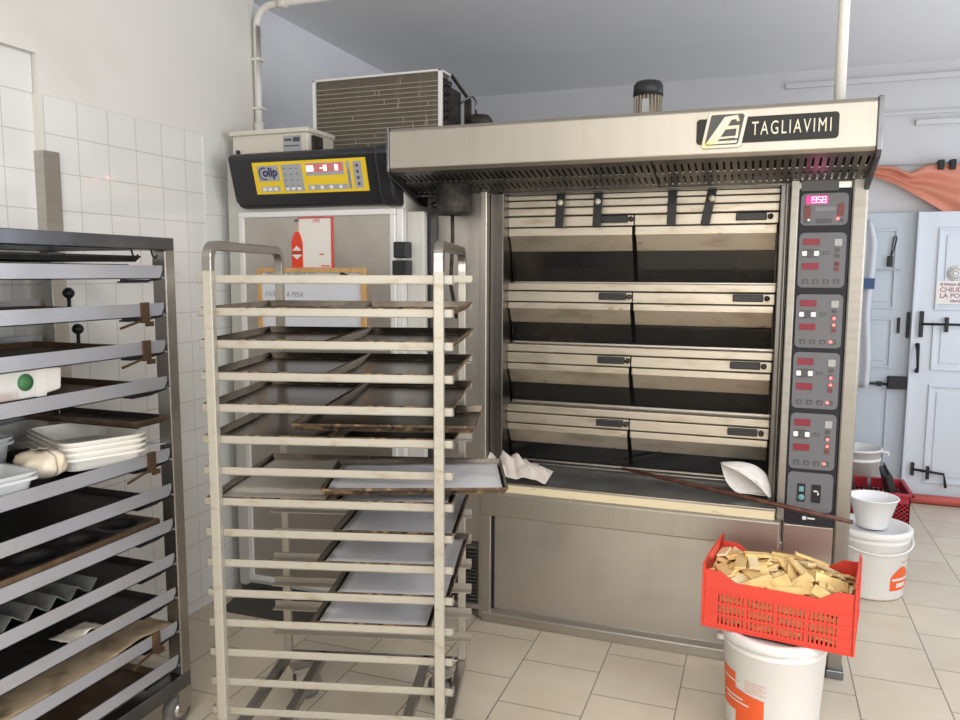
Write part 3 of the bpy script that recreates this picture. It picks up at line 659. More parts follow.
# whiteboard
s.location = Vector(o) + FS
o = (-1.915, 3.05, 1.5)
s = thing('whiteboard', 'pine-framed whiteboard with faint handwriting on the steel cabinet door', 'whiteboard', o)
wx0, wx1, wz0, wz1 = -2.20, -1.632, 1.30, 1.622
link('board', MB(o).box(wx0 + .015, wx1 - .015, 3.046, 3.055, wz0 + .015, wz1 - .015), M['board'], s)
t = .022
link('frame', ring_frame(MB(o), wx0, wx1, 3.036, 3.055, wz0, wz1, t), M['pine'], s, bev=.002)
q = MB(o)
for tx, x, z in (('AN  SHE ADAN\'E 201', -2.155, 1.583), ('PARET  A MSA', -2.165, 1.488)):
    vs, fs = text_mb(tx, .031 if z > 1.5 else .036, T(x, 3.0455, z) @ FRONT, .0004, -.0006, .92, shear=.25); q.add(vs, fs)
link('handwriting', q, M['ink'], s, fix=False)
link('magnet', MB(o).lathe([(.001, 3.034), (.011, 3.034), (.011, 3.046)], (-1.745, 0, 1.592), 12, 'y').lathe([(.001, 3.034), (.010, 3.034), (.010, 3.046)], (-1.725, 0, 1.584), 12, 'y').lathe([(.001, 3.034), (.010, 3.034), (.010, 3.046)], (-1.708, 0, 1.576), 12, 'y'), M['iron'], s)
s.location = Vector(o) + FS
# cream electrical box
o = (-2.2, 3.2, 2.14)
s = thing('electrical_box', 'cream electrical enclosure on top of the cabinet at the foot of the conduit', 'electrical box', o)
link('case', MB(o).box(-2.40, -1.985, 3.16, 3.50, 2.142, 2.245), M['cream_box'], s, bev=.006)
link('lid', MB(o).box(-2.41, -1.975, 3.145, 3.51, 2.240, 2.262), M['cream_box'], s, bev=.005)
link('rating_label', MB(o).box(-2.115, -2.02, 3.157, 3.161, 2.155, 2.228), M['kp_grey'], s)
link('label_print', MB(o).box(-2.108, -2.07, 3.155, 3.158, 2.205, 2.215).box(-2.06, -2.026, 3.155, 3.158, 2.200, 2.220).box(-2.108, -2.03, 3.155, 3.158, 2.18, 2.185), M['kp_dark'], s)
link('key_lock', MB(o).lathe([(.001, 3.150), (.010, 3.150), (.010, 3.161)], (-2.365, 0, 2.166), 12, 'y'), M['black'], s)
link('side_socket', MB(o).box(-1.986, -1.972, 3.19, 3.27, 2.16, 2.23), M['dirty_black'], s)
# condensing unit
o = (-1.75, 3.5, 2.14)
cu = thing('condensing_unit', 'dusty condensing unit with finned grille sitting on top of the steel cabinet', 'refrigeration unit', o)
x0, x1, y0, z0, z1 = -2.09, -1.412, 3.375, 2.142, 2.525
link('coil', MB(o).box(x0 + .012, x1 - .012, y0 + .012, y0 + .11, z0 + .012, z1 - .01), M['fins'], cu)
q = MB(o)
for i in range(15): q.box(x0 + .014, x1 - .014, y0 + .007, y0 + .013, z0 + .028 + i * .0217, z0 + .0305 + i * .0217)
for i in range(60):
    rx = random.uniform(x0 + .03, x1 - .04); rz = random.randrange(15); q.box(rx, rx + .0025, y0 + .008, y0 + .013, z0 + .03 + rz * .0217, z0 + .05 + rz * .0217) if (rx > -1.65 or i % 6 == 0) else None
link('fin_rows', q, M['finline'], cu)
link('frame', MB(o).box(x0, x0 + .016, y0, y0 + .13, z0, z1).box(x1 - .018, x1, y0, y0 + .02, z0, z1).box(x0, x1, y0, y0 + .12, z1 - .01, z1).box(x0, x1, y0, y0 + .02, z0, z0 + .016), M['alu_white'], cu, bev=.002)
q = MB(o)
for i in range(9):
    for j in range(3):
        zz = z0 + .03 + i * .036; yy = y0 + .03 + j * .03
        q.tube([(x1 - .01, yy, zz), (x1 + .008, yy + .004, zz + .008), (x1 + .008, yy + .008, zz + .02), (x1 - .01, yy + .012, zz + .028)], .006, 6)
link('return_bends', q, M['dirty_black'], cu)
q = MB(o); q.box(x0, x1 + .01, y0 + .12, 3.72, z0, z0 + .02).box(x1 - .02, x1 + .01, y0 + .34, 3.74, z0, 2.46).bar((x1 + .002, y0 + .12, z1 - .004), (x1 + .002, 3.73, 2.455), .012, .012).box(x0 + .02, x1 - .03, y0 + .12, y0 + .32, z0 + .04, z1 - .04)
link('chassis', q, M['dirty_black'], cu)
link('compressor', MB(o).lathe([(.001, 2.36), (.05, 2.358), (.066, 2.335), (.068, 2.15), (.001, 2.15)], (-1.325, 3.64, 0), 24), M['dirty_black'], cu)
link('copper_line', MB(o).tube([(-1.335, 3.62, 2.35), (-1.335, 3.62, 2.425), (-1.35, 3.62, 2.445), (-1.37, 3.61, 2.44), (-1.40, 3.58, 2.41)], .006, 8), M['steel_dark'], cu)
link('shelf', MB(o).box(x1 - .1, -1.17, 3.45, 3.78, 2.135, 2.15), M['steel_dark'], cu)

# ------------------------------------------------------------------ open middle rack
RW, RD = .664, .595; RO = (-1.491, 1.837, 0); RA = R(14.96)
rack = thing('bakery_rack', 'open aluminium tray rack on casters standing free in front of the steel cabinet', 'rack', RO, RA)
RMX = T(*RO) @ Matrix.Rotation(RA, 4, 'Z')
ZK = [1.58 - .094 * k for k in range(16)]
P = .014
for u in (0, RW):
    for v in (0, RD): link('post', MB().box(u - P, u + P, v - P, v + P, .165, 1.607), M['rail'] if v == 0 else M['rail_back'], rack, bev=.003)
    c = .045; pts = [(u, 0, 1.602)] + arc((u, c, 1.632), c, 180, 90, (0, 1, 0), (0, 0, 1)) + arc((u, RD - c, 1.632), c, 90, 0, (0, 1, 0), (0, 0, 1)) + [(u, RD, 1.602)]
    q = MB()
    n = len(pts); vs = []
    for i, p in enumerate(pts):
        p = Vector(p); d = (Vector(pts[min(i + 1, n - 1)]) - Vector(pts[max(i - 1, 0)])).normalized(); nn = Vector((1, 0, 0)).cross(d)
        vs += [p + Vector((sx * P, 0, 0)) + nn * (sy * P) for sx, sy in ((-1, -1), (1, -1), (1, 1), (-1, 1))]
    q.add(vs, [(i * 4 + k, i * 4 + (k + 1) % 4, i * 4 + 4 + (k + 1) % 4, i * 4 + 4 + k) for i in range(n - 1) for k in range(4)] + [(3, 2, 1, 0), tuple(4 * (n - 1) + k for k in range(4))])
    link('hand_loop', q, M['handle_steel'], rack, bev=.003)
for k in range(15):
    z = ZK[k]
    for v, s in ((0, 1), (RD, -1)):
        y0 = v + s * P      # rail is screwed to the inner face of the posts
        q = MB().box(-.042, RW + .038, min(y0, y0 + s * .003), max(y0, y0 + s * .003), z - .012, z + .012).box(-.042, RW + .038, min(y0, y0 + s * .035), max(y0, y0 + s * .035), z - .012, z - .009)
        if v == 0: q.box(-.042, -.039, y0, y0 + .02, z - .012, z + .012).box(RW + .035, RW + .038, y0, y0 + .02, z - .012, z + .012)
        r = link('shelf_rail', q, M['rail'] if v == 0 else M['rail_back'], rack)
for u in (0, .135, RW - .135, RW):
    link('base_bar', MB().box(u - .016, u + .016, -P, RD + P, .135, .165), M['handle_steel'], rack, bev=.003)
link('base_bar', MB().box(0, RW, -P, P, .14, .165), M['handle_steel'], rack, bev=.003)
link('base_bar', MB().box(0, RW, RD - P, RD + P, .14, .165), M['handle_steel'], rack, bev=.003)
def caster(parent, u, v, rz, r=.055):
    Mx = T(u, v, 0) @ Matrix.Rotation(rz, 4, 'Z')
    def tr(q): q.v = [Mx @ w for w in q.v]; return q
    f = link('caster', tr(MB().box(-.045, .045, -.035, .035, .128, .136).box(-.032, .032, -.024, -.020, .05, .13).box(-.032, .032, .020, .024, .05, .13)), M['steel'], parent)
    link('wheel', tr(MB().lathe([(.012, -.016), (r - .004, -.016), (r, -.011), (r, .011), (r - .004, .016), (.012, .016)], (.015, 0, r), 28, 'y', True)), M['rubber'], f)
    link('hub', tr(MB().lathe([(.001, -.019), (.026, -.019), (.026, .019), (.001, .019)], (.015, 0, r), 20, 'y')), M['steel'], f)
for u, v, a in ((.068, .55, .6), (.068, .045, .4), (RW - .068, .55, 2.4), (RW - .068, .045, 2.8)): caster(rack, u, v, a)

def tray_mesh(q, L, W, h=.024, fl=.012):
    """baking tray: sheet pan with sloped walls, closed thickness"""
    t = .0018
    def ring(x, y, z): return [(-x, -y, z), (x, -y, z), (x, y, z), (-x, y, z)]
    a, b = L / 2, W / 2; i = fl
    rings = [ring(a - i, b - i, t), ring(a - .003, b - .003, h), ring(a, b, h), ring(a, b, h - .006), ring(a - .002, b - .002, h - .006), ring(a - i - t, b - i - t, 0)]
    vs = [v for r in rings for v in r]
    q.cm = 0; q.add(vs, [(0, 1, 2, 3), (23, 22, 21, 20)])
    b0 = len(q.v) - 24
    for r in range(5):
        for k in range(4):
            q.f.append((b0 + r * 4 + k, b0 + r * 4 + (k + 1) % 4, b0 + r * 4 + 4 + (k + 1) % 4, b0 + r * 4 + 4 + k)); q.m.append(0 if r == 0 else 1); q.sm.append(False)
    return q
TL, TW = .556, .366
tray_src = link('baking_tray', tray_mesh(MB(), TW, TL), [M['tray'], M['tray_rim']])
def put_tray(u, v, z, label, group, first=[True], rz=0, tilt=(0, 0), mtx=RMX, src=None):
    base = src or tray_src
    if base is tray_src and first[0]: o = base; first[0] = False
    else: o = base.copy(); C.objects.link(o)
    o.matrix_world = mtx @ T(u, v, z) @ Matrix.Rotation(rz, 4, 'Z') @ Matrix.Rotation(tilt[0], 4, 'X') @ Matrix.Rotation(tilt[1], 4, 'Y')
    return tag(o, label, 'tray', group)
UL, UR = .146, .516; VC = RD / 2
G = 'baking trays on the open rack'
ordn = ['first', 'second', 'third', 'fourth', 'fifth', 'sixth', 'seventh', 'eighth', 'ninth', 'tenth', 'eleventh', 'twelfth']
def zt(k): return ZK[k] - .009
for k in (1, 2, 3, 4, 5):
    put_tray(UL + .003 * (k % 2), VC, zt(k), f'dark empty baking tray on the left half of the {ordn[k]} level down the open rack', G)
    put_tray(UR + .004 * (k % 3), VC, zt(k), f'dark empty baking tray on the right half of the {ordn[k]} level down the open rack', G)
put_tray(.480, .26, zt(5) + .027, 'scorched tray laid crosswise on top of the sixth level of the open rack', G, rz=R(91), tilt=(0, 0))
put_tray(UL, VC, zt(7), 'tray with floury liner on the left half of the eighth level down the open rack', G)
put_tray(UR, VC, zt(7), 'tray on the right half of the eighth level, under the crosswise lined tray', G)
put_tray(.560, .24, zt(7) + .030, 'paper-lined scorched tray lying crosswise and sticking out towards the oven', G, rz=R(97), tilt=(0, 0))
pos = {8: (.525, VC + .01), 9: (.474, VC), 10: (.510, VC), 11: (.452, VC)}
for k, (u, v) in pos.items():
    put_tray(u, v, zt(k), f'paper-lined tray on the right half of the {ordn[k]} level down the open rack', G)
def paper(u, v, z, L, W, label, m, rz=0, seed=0, h=.003):
    def f(a, b):
        e = min(a, 1 - a, b, 1 - b)
        n = mnoise.noise((a * 5 + seed, b * 5, seed)) * .0025 + .0025
        return ((a - .5) * L, (b - .5) * W, h + n + (.004 if e < .02 else 0))
    o = tag(link('baking_paper', MB().grid(f, 16, 20), m, solid=.0006), label, 'baking paper', 'baking paper sheets on the open rack')
    o.matrix_world = RMX @ T(u, v, z) @ Matrix.Rotation(rz, 4, 'Z'); return o
paper(UL, VC, zt(7), .325, .515, 'beige floury paper liner lying in the left tray of the eighth level', M['paper_warm'], 0, 1)
paper(UR, VC, zt(7), .325, .515, 'pale paper liner in the tray underneath the crosswise lined tray', M['paper'], 0, 2)
paper(.560, .24, zt(7) + .030, .330, .525, 'white paper liner in the crosswise tray that sticks out towards the oven', M['paper'], R(97), 3, .006)
for k, (u, v) in pos.items():
    paper(u, v, zt(k), .33, .52, f'bluish white paper liner in the single tray on the {ordn[k]} level of the open rack', M['paper'], 0, k)

# ------------------------------------------------------------------ left rack
LX0, LX1, LY0, LY1 = -2.43, -1.87, 1.12, 2.135
LO = (-2.15, 1.6, 0)
lr = thing('tray_trolley', 'loaded steel tray trolley along the tiled wall, holding trays, tubs and moulds', 'rack', LO)
def lp(name, build, m, parent=lr, **k):
    q = MB(LO); build(q); return link(name, q, m, parent, **k)
for x in (LX0, LX1 - .055):
    for y in (LY0, LY1 - .045): lp('post', lambda q: q.box(x, x + .055, y, y + .045, .186, 1.671), M['steel'], bev=.003)
    lp('top_bar', lambda q: q.box(x, x + .055, LY0, LY1, 1.672, 1.714), M['steel_dark'], bev=.003)
    lp('base_bar', lambda q: q.box(x, x + .055, LY0, LY1, .13, .185), M['steel_dark'], bev=.003)
for y in (LY0, LY1 - .045):
    lp('top_bar', lambda q: q.box(LX0 + .0555, LX1 - .0555, y, y + .045, 1.673, 1.713), M['steel_dark'], bev=.003)
    lp('base_bar', lambda q: q.box(LX0 + .0555, LX1 - .0555, y, y + .045, .131, .184), M['steel'], bev=.003)
for y in (1.965, 2.05):
    lp('hook', lambda q: q.tube([(LX1 - .02, y, 1.672), (LX1 - .015, y, 1.655), (LX1 - .015, y + .012, 1.645), (LX1 - .015, y + .022, 1.655)], .003, 6), M['iron'])
for x in (LX0 + .03, LX1 - .03):
    for y in (LY0 + .04, LY1 - .03):
        f = lp('caster', lambda q: q.box(x - .03, x + .03, y - .035, y + .035, .118, .132).box(x - .026, x - .022, y - .03, y + .03, .05, .125).box(x + .022, x + .026, y - .03, y + .03, .05, .125), M['steel'])
        lp('wheel', lambda q: q.lathe([(.012, x - .018), (.054, x - .018), (.058, x - .012), (.058, x + .012), (.054, x + .018), (.012, x + .018)], (0, y - .015, .058), 28, 'x', True), M['rubber'], f)
        lp('hub', lambda q: q.lathe([(.001, x - .021), (.028, x - .021), (.028, x + .021), (.001, x + .021)], (0, y - .015, .058), 20, 'x'), M['chrome'], f)
LZ = [1.600 - .1232 * k for k in range(12)]
YE = LY1 - .055
for k, z in enumerate(LZ):
    for x, s in ((LX1 - .004, -1), (LX0 + .004, 1)):
        if k == 4 and s < 0: continue
        r = lp('shelf_rail', lambda q: q.box(min(x, x + s * .003), max(x, x + s * .003), LY0 + .02, YE, z - .022, z + .022).box(min(x, x + s * .05), max(x, x + s * .05), LY0 + .02, YE, z - .022, z - .019).box(min(x, x + s * .03), max(x, x + s * .03), YE, LY1 - .01, z - .022, z - .018), M['rackL'])
        if s < 0:
            lp('stop', lambda q: q.tube([(x - .02, YE - .16, z - .026), (x - .005, YE - .06, z - .028), (x - .002, YE - .01, z - .020), (x - .002, YE + .004, z + .004)], .004, 6).box(x - .045, x - .004, YE - .15, YE - .06, z - .034, z - .029), M['iron'], r)
    if k in (1, 2, 5, 10):
        yk = YE - (.105 if k != 10 else .12)
        lp('stop_clip', lambda q: q.box(LX1 - .006, LX1 + .004, yk, yk + .032, z - .040, z + .026).box(LX1 - .006, LX1 + .003, yk + .02, yk + .05, z - .052, z - .036).bar((LX1, yk - .09, z - .052), (LX1, yk, z - .032), .006, .007), M['tray_brown'])
G2 = 'trays on the wall trolley'
LM = Matrix.Identity(4)
big = link('baking_tray', tray_mesh(MB(), .50, .80, .020, .010), [M['tray_matt'], M['tray_matt']])
brn = link('baking_tray', tray_mesh(MB(), .50, .80, .022, .010), [M['tray_brown'], M['tray_brown']])
used = set()
def ltray(k, label, src, y=1.60, dz=0, x=-2.148, rx=0, rz=0):
    o = src if src not in used else src.copy()
    if src in used: C.objects.link(o)
    used.add(src)
    o.matrix_world = T(x, y, LZ[k] - .017 + dz) @ Matrix.Rotation(rz, 4, 'Z') @ Matrix.Rotation(rx, 4, 'X'); return tag(o, label, 'tray', G2)
ltray(0, 'matt black tray on the uppermost shelf of the wall trolley', big, 1.56, .022)
ltray(0, 'second thin black tray stacked slightly askew on the uppermost trolley shelf', big, 1.62, .050, rz=R(1.5), x=-2.15)
ltray(1, 'browned baking tray on the second trolley shelf, with clip at its corner', brn, 1.615)
ltray(2, 'browned baking tray on the third trolley shelf down', brn, 1.62)
ltray(3, 'dark tray under the printed carton on the fourth trolley shelf', brn, 1.63)
sm = link('baking_tray', tray_mesh(MB(), .50, .15, .024, .010), [M['tray_matt'], M['tray_brown']])
ltray(4, 'narrow black tin set across the far end of the fifth trolley shelf', sm, 2.03, x=-2.148)
ltray(5, 'black tray carrying the white tubs and the paper bag', big, 1.60)
ltray(6, 'flat black tray on the shelf directly below the white tubs', big, 1.60)
ltray(8, 'black tray under the ridged tin on the ninth trolley shelf', big, 1.63)
ltray(9, 'black tray on the tenth trolley shelf, just below the ridged tin', big, 1.64)
ltray(10, 'brown scorched tray on the second shelf from the bottom of the trolley', brn, 1.64)
ltray(11, 'brown tray on the bottom shelf of the wall trolley', brn, 1.60)
# extra tray rims standing up behind (clips)
for k, ys in ((1, (1.78, 1.90, 2.0)), (2, (1.78, 1.88, 2.0))):
    pass
for k, x, y, lab in ((1, -2.20, 2.0, 'round black-headed peg standing at the back of the second trolley shelf'), (2, -2.20, 2.03, 'round black-headed peg standing at the back of the third trolley shelf')):
    zc = LZ[k] + .052; c = (x, y, LZ[k] - .012)
    s = thing('peg', lab, 'peg', c, group='black pegs on the trolley')
    link('knob', MB(c).lathe([(.001, -.019), (.009, -.017), (.017, -.009), (.0195, 0), (.017, .009), (.009, .017), (.001, .019)], (x, y, zc), 20), M['black'], s)
    link('stem', MB(c).tube([(x, y, LZ[k] - .013), (x, y, zc - .015)], .006, 8), M['iron'], s)
# muffin mould tray on shelf 7
o = (-2.145, 1.60, LZ[7] - .017)
s = thing('mould_tray', 'scorched mould tray with round cups on the eighth trolley shelf', 'mould tray', o)
zt7 = LZ[7] + .033
q = MB(o)
xa, xb, ya, yb = -2.38, -1.882, 1.22, 2.03
q.box(xa, xb, ya, ya + .012, zt7 - .05, zt7 + .004).box(xa, xb, yb - .012, yb, zt7 - .05, zt7 + .004).box(xa, xa + .012, ya, yb, zt7 - .05, zt7 + .004).box(xb - .012, xb, ya, yb, zt7 - .05, zt7 + .004)
link('rim', q, M['tray_brown'], s, bev=.003)
# top plate with real cups
nx_, ny_ = 3, 5; q = MB(o); pitx = (xb - xa - .024) / nx_; pity = (yb - ya - .024) / ny_
for i in range(nx_):
    for j in range(ny_):
        cx = xa + .012 + pitx * (i + .5); cy = ya + .012 + pity * (j + .5); n = 24; rr = .062
        vs = []; fs = []
        for k in range(n):
            a = 2 * math.pi * k / n; c, sn = math.cos(a), math.sin(a); mxx = max(abs(c) / (pitx / 2), abs(sn) / (pity / 2))
            vs.append((cx + c / mxx, cy + sn / mxx, zt7))
        for r_, dz in ((rr, 0), (rr - .004, -.010), (rr - .014, -.030), (rr - .03, -.036)):
            for k in range(n):
                a = 2 * math.pi * k / n; vs.append((cx + r_ * math.cos(a), cy + r_ * math.sin(a), zt7 + dz))
        for r_ in range(4): fs += [(r_ * n + k, r_ * n + (k + 1) % n, r_ * n + n + (k + 1) % n, r_ * n + n + k) for k in range(n)]
        fs.append(tuple(4 * n + k for k in range(n)))
        q.add(vs, fs, True)
link('cup_plate', q, M['tray_matt'], s, fix=False)
# ridged tin on shelf 8
o = (-2.1, 1.45, LZ[8])
z8 = LZ[8] + .008
pts = []
for i in range(9):
    y = 1.16 + i * .073; pts += [(y, z8), (y + .03, z8 + .034)]
prof_ = pts + [(y_, z_ + .003) for y_, z_ in reversed(pts)]
q = MB(o).prism(prof_, 0, -2.36, -1.90)
s = tag(link('ridged_tin', q, mat('ridged_tin_metal', (.36, .37, .34), .4, .7, noise=[((.22, .20, .17), 20, 4, .5, .75)])), 'grey ridged baguette tin with zigzag profile on the ninth trolley shelf', 'baking tin'); s.location = o
# crumpled brown paper on 10 and 9
o = (-1.99, 1.92, LZ[10] + .01)
def crp(u, v): return (-1.885 - .42 * u, 1.42 + .66 * v, LZ[10] + .012 + .012 * abs(mnoise.noise((u * 5, v * 7, 2.))) + (.016 * math.exp(-((v - .75) / .12) ** 2)))
s = tag(link('brown_paper', MB(o).grid(crp, 18, 26), mat('scorched_paper', (.42, .32, .21), .8, noise=[((.15, .10, .06), 8, 5, .5, .7)]), solid=.001), 'scorched brown paper crumpled over the tray near the trolley bottom', 'paper'); s.location = o
o = (-1.95, 1.85, LZ[9] + .01)
def crp2(u, v): return (-1.882 - .10 * u, 1.66 + .13 * v, LZ[9] + .008 + .02 * math.exp(-((v - .5) / .2) ** 2) * (1 - u) + .004 * mnoise.noise((u * 5, v * 7, 9.)))
s = tag(link('brown_paper', MB(o).grid(crp2, 8, 12), M['paper_warm'], solid=.001), 'small scrap of pale paper on the edge of the tenth trolley shelf', 'paper'); s.location = o
# carton on shelf 3
o = (-2.02, 1.53, LZ[3] + .006)
s = thing('carton', 'white drink carton with round green mark lying on the fourth trolley shelf', 'carton', o)
z3 = LZ[3] + .018
link('body', MB(o).box(-2.02, -1.915, 1.22, 1.645, z3, z3 + .085), M['carton'], s, bev=.004)
link('seal', MB(o).prism([(1.646, z3 + .004), (1.70, z3 + .012), (1.705, z3 + .075), (1.646, z3 + .083)], 0, -2.018, -1.917), M['sign_white'], s, bev=.006)
link('band', MB(o).box(-2.021, -1.913, 1.615, 1.6455, z3 - .0, z3 + .0865), M['sign_white'], s)
link('green_mark', MB(o).lathe([(.001, -1.9115), (.024, -1.9115), (.024, -1.915)], (0, 1.58, z3 + .046), 24, 'x'), M['green'], s)
# tubs on shelf 5
def tub(name, cx, cy, z, label, m, sx=.12, sy=.16, h=.07, rz=0, group=None):
    o = thing(name, label, 'tub', (cx, cy, z), rz, group)
    def ring(a, b, zz, n=8):
        pts = rrect(-a, a, -b, b, min(a, b) * .35, 5); return [(p[0], p[1], zz) for p in pts]
    rs = [ring(sx - .012, sy - .012, .002), ring(sx, sy, h - .006), ring(sx + .008, sy + .008, h - .006), ring(sx + .009, sy + .009, h), ring(sx - .003, sy - .003, h), ring(sx - .015, sy - .015, .006)]
    n = len(rs[0]); vs = [v for r in rs for v in r]
    fs = [tuple(range(n - 1, -1, -1)), tuple(5 * n + k for k in range(n))] + [(r * n + k, r * n + (k + 1) % n, (r + 1) * n + (k + 1) % n, (r + 1) * n + k) for r in range(5) for k in range(n)]
    q = MB(); q.add(vs, fs); link('body', q, m, o)
    q = MB(); a = ring(sx + .010, sy + .010, h - .014); b = ring(sx + .010, sy + .010, h - .022); c = ring(sx - .002, sy - .002, h - .014); d = ring(sx - .002, sy - .002, h - .022)
    q.add(a + b + d + c, [(i * n + k, i * n + (k + 1) % n, ((i + 1) % 4) * n + (k + 1) % n, ((i + 1) % 4) * n + k) for i in range(4) for k in range(n)])
    link('rim', q, m, o); return o
z5 = LZ[5] + .006
for i, lab in enumerate(('lowest of the stacked white rectangular tubs on the trolley shelf', 'middle white rectangular tub of the nested stack on the trolley shelf', 'topmost open white rectangular tub of the nested stack on the trolley')):
    tub('plastic_tub', -2.065, 1.915, z5 + i * .018, lab, M['tub'], .175, .125, .058, R(-24), 'white tubs on the trolley')
tub('plastic_tub', -1.975, 1.50, z5, 'milky shallow tub at the near end of the tub shelf', M['tub_clear'], .085, .085, .060, R(-6))
tub('plastic_tub', -2.28, 1.62, z5, 'tall grey translucent tub at the back of the tub shelf against the wall', M['tub_clear'], .10, .13, .10, R(0))
o = (-1.985, 1.675, z5)
def bagf(u, v):
    a = 2 * math.pi * u; p = math.sin(math.pi * (v * .9 + .05)) ** .6
    n = mnoise.noise((math.cos(a) * 2.5, math.sin(a) * 2.5, v * 3)) * .018
    return (-1.985 + (.075 * p + n) * math.cos(a), 1.675 + (.060 * p + n) * math.sin(a), z5 + .003 + .085 * v + n * .3)
s = tag(link('paper_bag', MB(o).grid(bagf, 24, 10), M['bag_paper'], solid=.001), 'crumpled cream paper bag between the tubs on the trolley shelf', 'paper bag'); s.location = o
o = (-1.95, 1.90, z5)
s = tag(link('napkin', MB(o).grid(lambda u, v: (-2.01 + .11 * u, 1.98 + .13 * v, z5 + .022 + .02 * (1 - v) + .006 * mnoise.noise((u * 4, v * 4, 3))), 10, 10), M['apron'], solid=.002), 'white napkin corner poking out beside the stacked tubs', 'napkin'); s.location = o

# ------------------------------------------------------------------ buckets, crate, basket
def bucket(name, cx, cy, r, h, label, rz, patch, lid=True, handle_a=0, text=True):
    t = thing(name, label, 'bucket', (cx, cy, 0), rz, 'white lidded buckets')
    rb = r * .89
    body = [(.001, .004), (rb - .004, .004), (rb, .012), (r * .985, h - .06), (r * 1.0, h - .058), (r * 1.0, h - .05), (r * .985, h - .048), (r * .985, h - .02), (r - .008, h - .02), (rb - .008, .016), (.001, .016)]
    link('body', MB().lathe(body, (0, 0, 0), 56), M['bucket'], t)
    link('lid', MB().lathe([(.001, h - .008), (r - .02, h - .008), (r - .014, h), (r + .004, h), (r + .010, h - .006), (r + .010, h - .030), (r + .004, h - .034), (r - .002, h - .030)], (0, 0, 0), 56), M['bucket'], t)
    a0 = handle_a
    q = MB(); pts = [((r + .012) * math.cos(R(a)), (r + .012) * math.sin(R(a)), h - .055 - .045 * math.sin(R((a - a0 + 90) ))) for a in range(int(a0) - 90, int(a0) + 91, 10)]
    q.tube(pts, .005, 6); hd = link('handle', q, M['bucket'], t)
    for sgn in (-90, 90):
        a = R(a0 + sgn); q = MB().lathe([(.001, -.01), (.016, -.008), (.016, .008), (.001, .010)], ((r + .006) * math.cos(a), (r + .006) * math.sin(a), h - .055), 14)
        link('ear', q, M['bucket'], t)
    for nm, a_0, a_1, zf, mm, dr in patch:
        def f(u, v):
            a = R(a_0 + (a_1 - a_0) * u); z0, z1 = zf(u); z = z0 + (z1 - z0) * v
            rr = rb + (r * .985 - rb) * (z - .012) / (h - .072) + dr
            return (rr * math.cos(a), rr * math.sin(a), z)
        link(nm, MB().grid(f, 20, 6), mm, t)
    return t
M['faint'] = mat('faint_red_print', (.70, .36, .30), .5)
lines = [('small_print', 236, 262 - (i % 2) * 4, (lambda u, i=i: (.225 - i * .009 - .0, .2275 - i * .009)), M['faint'], .0012) for i in range(5)]
pw = [('print_stripe', 197 + j, 226 + j * 2, (lambda u, z=z: (z, z + .006)), M['sign_white'], .0022) for j, z in ((4, .150), (8, .135), (2, .205))]
bucket('bucket', .09, 2.80, .172, .378, 'white lidded bucket with orange label standing under the red crate', 0,
       [('label', 192, 222, lambda u: (.10, .238), M['orange'], .001), ('label', 222, 260, lambda u: (.05, .185 - .012 * u), M['orange'], .001)] + pw + lines, handle_a=98)
bucket('bucket', .575, 4.27, .172, .345, 'white lidded bucket carrying a clear bowl beside the oven control column', 0,
       [('label', 297, 352, lambda u: (.055, .10 + .075 * math.sin(math.pi * min(1, u * .9 + .1))), M['orange'], .001), ('print_stripe', 300, 345, lambda u: (.105, .118), M['sign_white'], .002), ('print_stripe', 310, 335, lambda u: (.070, .092), M['sign_white'], .002), ('small_print', 318, 350, lambda u: (.195, .20), M['faint'], .0012)], handle_a=280)
o = (.566, 4.235, .345)
s = thing('plastic_bowl', 'translucent white plastic bowl resting on the bucket lid beside the oven', 'bowl', o)
link('body', MB().lathe([(.001, .003), (.066, .003), (.070, .008), (.112, .148), (.118, .150), (.116, .154), (.108, .152), (.066, .012), (.001, .010)], (0, 0, 0), 44), M['bowl'], s)
link('foot_ring', MB().lathe([(.058, 0), (.066, 0), (.066, .006), (.058, .006)], (0, 0, 0), 36, closed=True), M['bowl'], s)
o = (.66, 5.86, 0)
t = thing('white_tub', 'white round tub standing by the pale blue door behind the dark red basket', 'tub', o)
link('body', MB().lathe([(.001, .003), (.13, .003), (.15, .40), (.16, .40), (.163, .415), (.150, .418), (.128, .01), (.001, .01)], (0, 0, 0), 44), M['bucket'], t)
link('ear', MB().box(.15, .20, -.02, .02, .385, .398).box(.19, .203, -.015, .015, .365, .39), M['bucket'], t, bev=.004)
link('band', MB().lathe([(.145, .33), (.155, .335), (.155, .35), (.147, .352)], (0, 0, 0), 44), M['bucket'], t)

